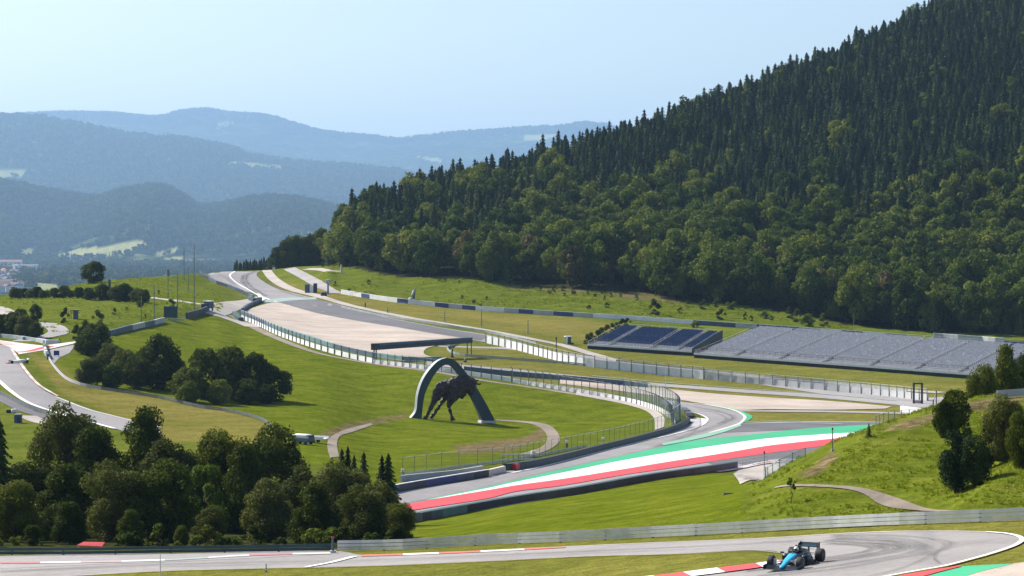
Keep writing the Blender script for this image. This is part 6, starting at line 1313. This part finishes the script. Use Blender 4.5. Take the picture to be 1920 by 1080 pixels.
# white tapered statue
p = hit(774, 562, 0, 700); rt = empty('statue', p, 0, 'slender pale statue leaning up from a broad foot on the meadow', 'statue')
mb = MB(); mb.tube([(-.9,0,-.3),(-.4,0,.6),(0,0,1.8),(.45,0,3.4),(.85,0,4.6)], [1.3,.8,.55,.5,.35], 10); mb.build('figure', M['grey'], rt, True); mb = MB(); mb.box((-.4,0,.1), (3.2,1.4,.4)); mb.build('plinth', M['white'], rt)
mb = MB(); mb.tube([(.45,-.3,.3),(.6,-.25,2.2),(1.0,-.1,4.2)], [.35,.3,.2], 8); mb.build('support', M['zinc_dark'], rt, True)
# black steel frame with a figure
p = hit(1721, 757, 0, 540); rt = empty('camera_gantry', p, .05, 'black open steel gantry standing beyond the right bank', 'gantry')
for sx in (-1.0, 1.0):
    for sy in (-.6, .6): mb = MB(); mb.box((sx, sy, 2.4), (.22,.22,5.4)); mb.build('upright', M['black'], rt)
for z_ in (4.9, .4): mb = MB(); mb.box((0,-.6,z_), (2.2,.24,.24)); mb.box((0,.6,z_), (2.2,.24,.24)); mb.build('crossbar', M['black'], rt)
mb = MB(); mb.box((0,0,.75), (1.4,1.0,.14)); mb.build('platform', M['zinc_dark'], rt)
# bent dark net post in the green mound, and two bare branches
for (px, b, pts, lab) in ((848,670,[(0,0,-.2),(-.1,0,1.6),(.4,0,3.0),(1.9,0,3.7)],'bent dark post leaning at the green mound behind the arch'),(872,679,[(0,0,-.2),(.1,0,.6),(.0,0,1.1)],'short dark stub post by the curving pale guardrail')):
    p = hit(px, b, 0, 560); rt = empty('bent_post', p, 0, lab, 'post'); mb = MB(); mb.tube(pts, [.35,.32,.22,.12][:len(pts)], 8); mb.build('shaft', M['zinc_dark'], rt, True); mb = MB(); mb.box((0,0,.05), (1.0,.8,.4)); mb.build('foot', M['black'], rt)

# ---------------------------------------------------------------- town in the valley
M['hwall'] = plain('house_wall', (0.62,0.60,0.56), 0.9, var=0.08, scale=.02); M['hroof'] = plain('house_roof', (0.20,0.11,0.09), 0.9, var=0.2, scale=.02); M['hroof2'] = plain('house_roof_slate', (0.10,0.11,0.13), 0.9, var=0.2, scale=.02)
def farhit(px, py, ymin):
    a = int((px+1200)/5.0); col = FZ[:, a]; pr = HY-F*col/FYS; ok = np.where((pr <= py) & (FYS >= ymin))[0]; k = ok[0]; Y = FYS[k]; return Vector(((px-CX)/F*Y, Y, col[k]))
def house(px, py, L, W, H, rh, rz, label, ymin=3600, roof='hroof', group='houses of the valley town', name='house', lift=0):
    p = farhit(px, py, ymin); rt = empty(name, p, rz, label, 'house', group)
    mb = MB(); mb.box((0,0,H/2-4), (L,W,H+8)); mb.build('wall', M['hwall'], rt)
    mb = MB(); e = .6; mb.raw([(-L/2-e,-W/2-e,H),(L/2+e,-W/2-e,H),(L/2+e,W/2+e,H),(-L/2-e,W/2+e,H),(-L/2-e,0,H+rh),(L/2+e,0,H+rh)], [(0,1,5,4),(2,3,4,5),(0,4,3),(1,2,5),(3,2,1,0)]); mb.build('roof', M[roof], rt); return rt
for i in range(44):
    px, py = rng.uniform(-5, 40), rng.uniform(509, 549)
    house(px, py, rng.uniform(14, 32), rng.uniform(10, 15), rng.uniform(8, 18), 4, rng.uniform(0, 3), 'pale small house in the hazy valley town at the left edge', roof='hroof' if i % 3 else 'hroof2')
for i in range(24):
    px, py = rng.uniform(118, 182), rng.uniform(482, 497)
    house(px, py, rng.uniform(12, 24), rng.uniform(10, 14), rng.uniform(6, 10), 4, rng.uniform(0, 3), 'tiny pale house of the village below the long hayfield', ymin=4500, group='houses of the village below the hayfield', roof='hroof' if i % 3 else 'hroof2')
for i in range(9):
    px, py = rng.uniform(330, 400), rng.uniform(487, 500)
    house(px, py, rng.uniform(12, 26), rng.uniform(10, 14), rng.uniform(5, 9), 4, rng.uniform(0, 3), 'tiny pale farmhouse seen behind the tall masts', ymin=4500, group='farmhouses behind the masts')
house(12, 503, 110, 40, 22, 8, .1, 'big pale factory hall at the left edge of the valley', ymin=4500, group=None, name='factory_hall'); house(48, 507, 90, 30, 14, 6, -.1, 'long dark-roofed factory hall right of the pale one', ymin=4500, roof='hroof2', group=None, name='factory_hall')
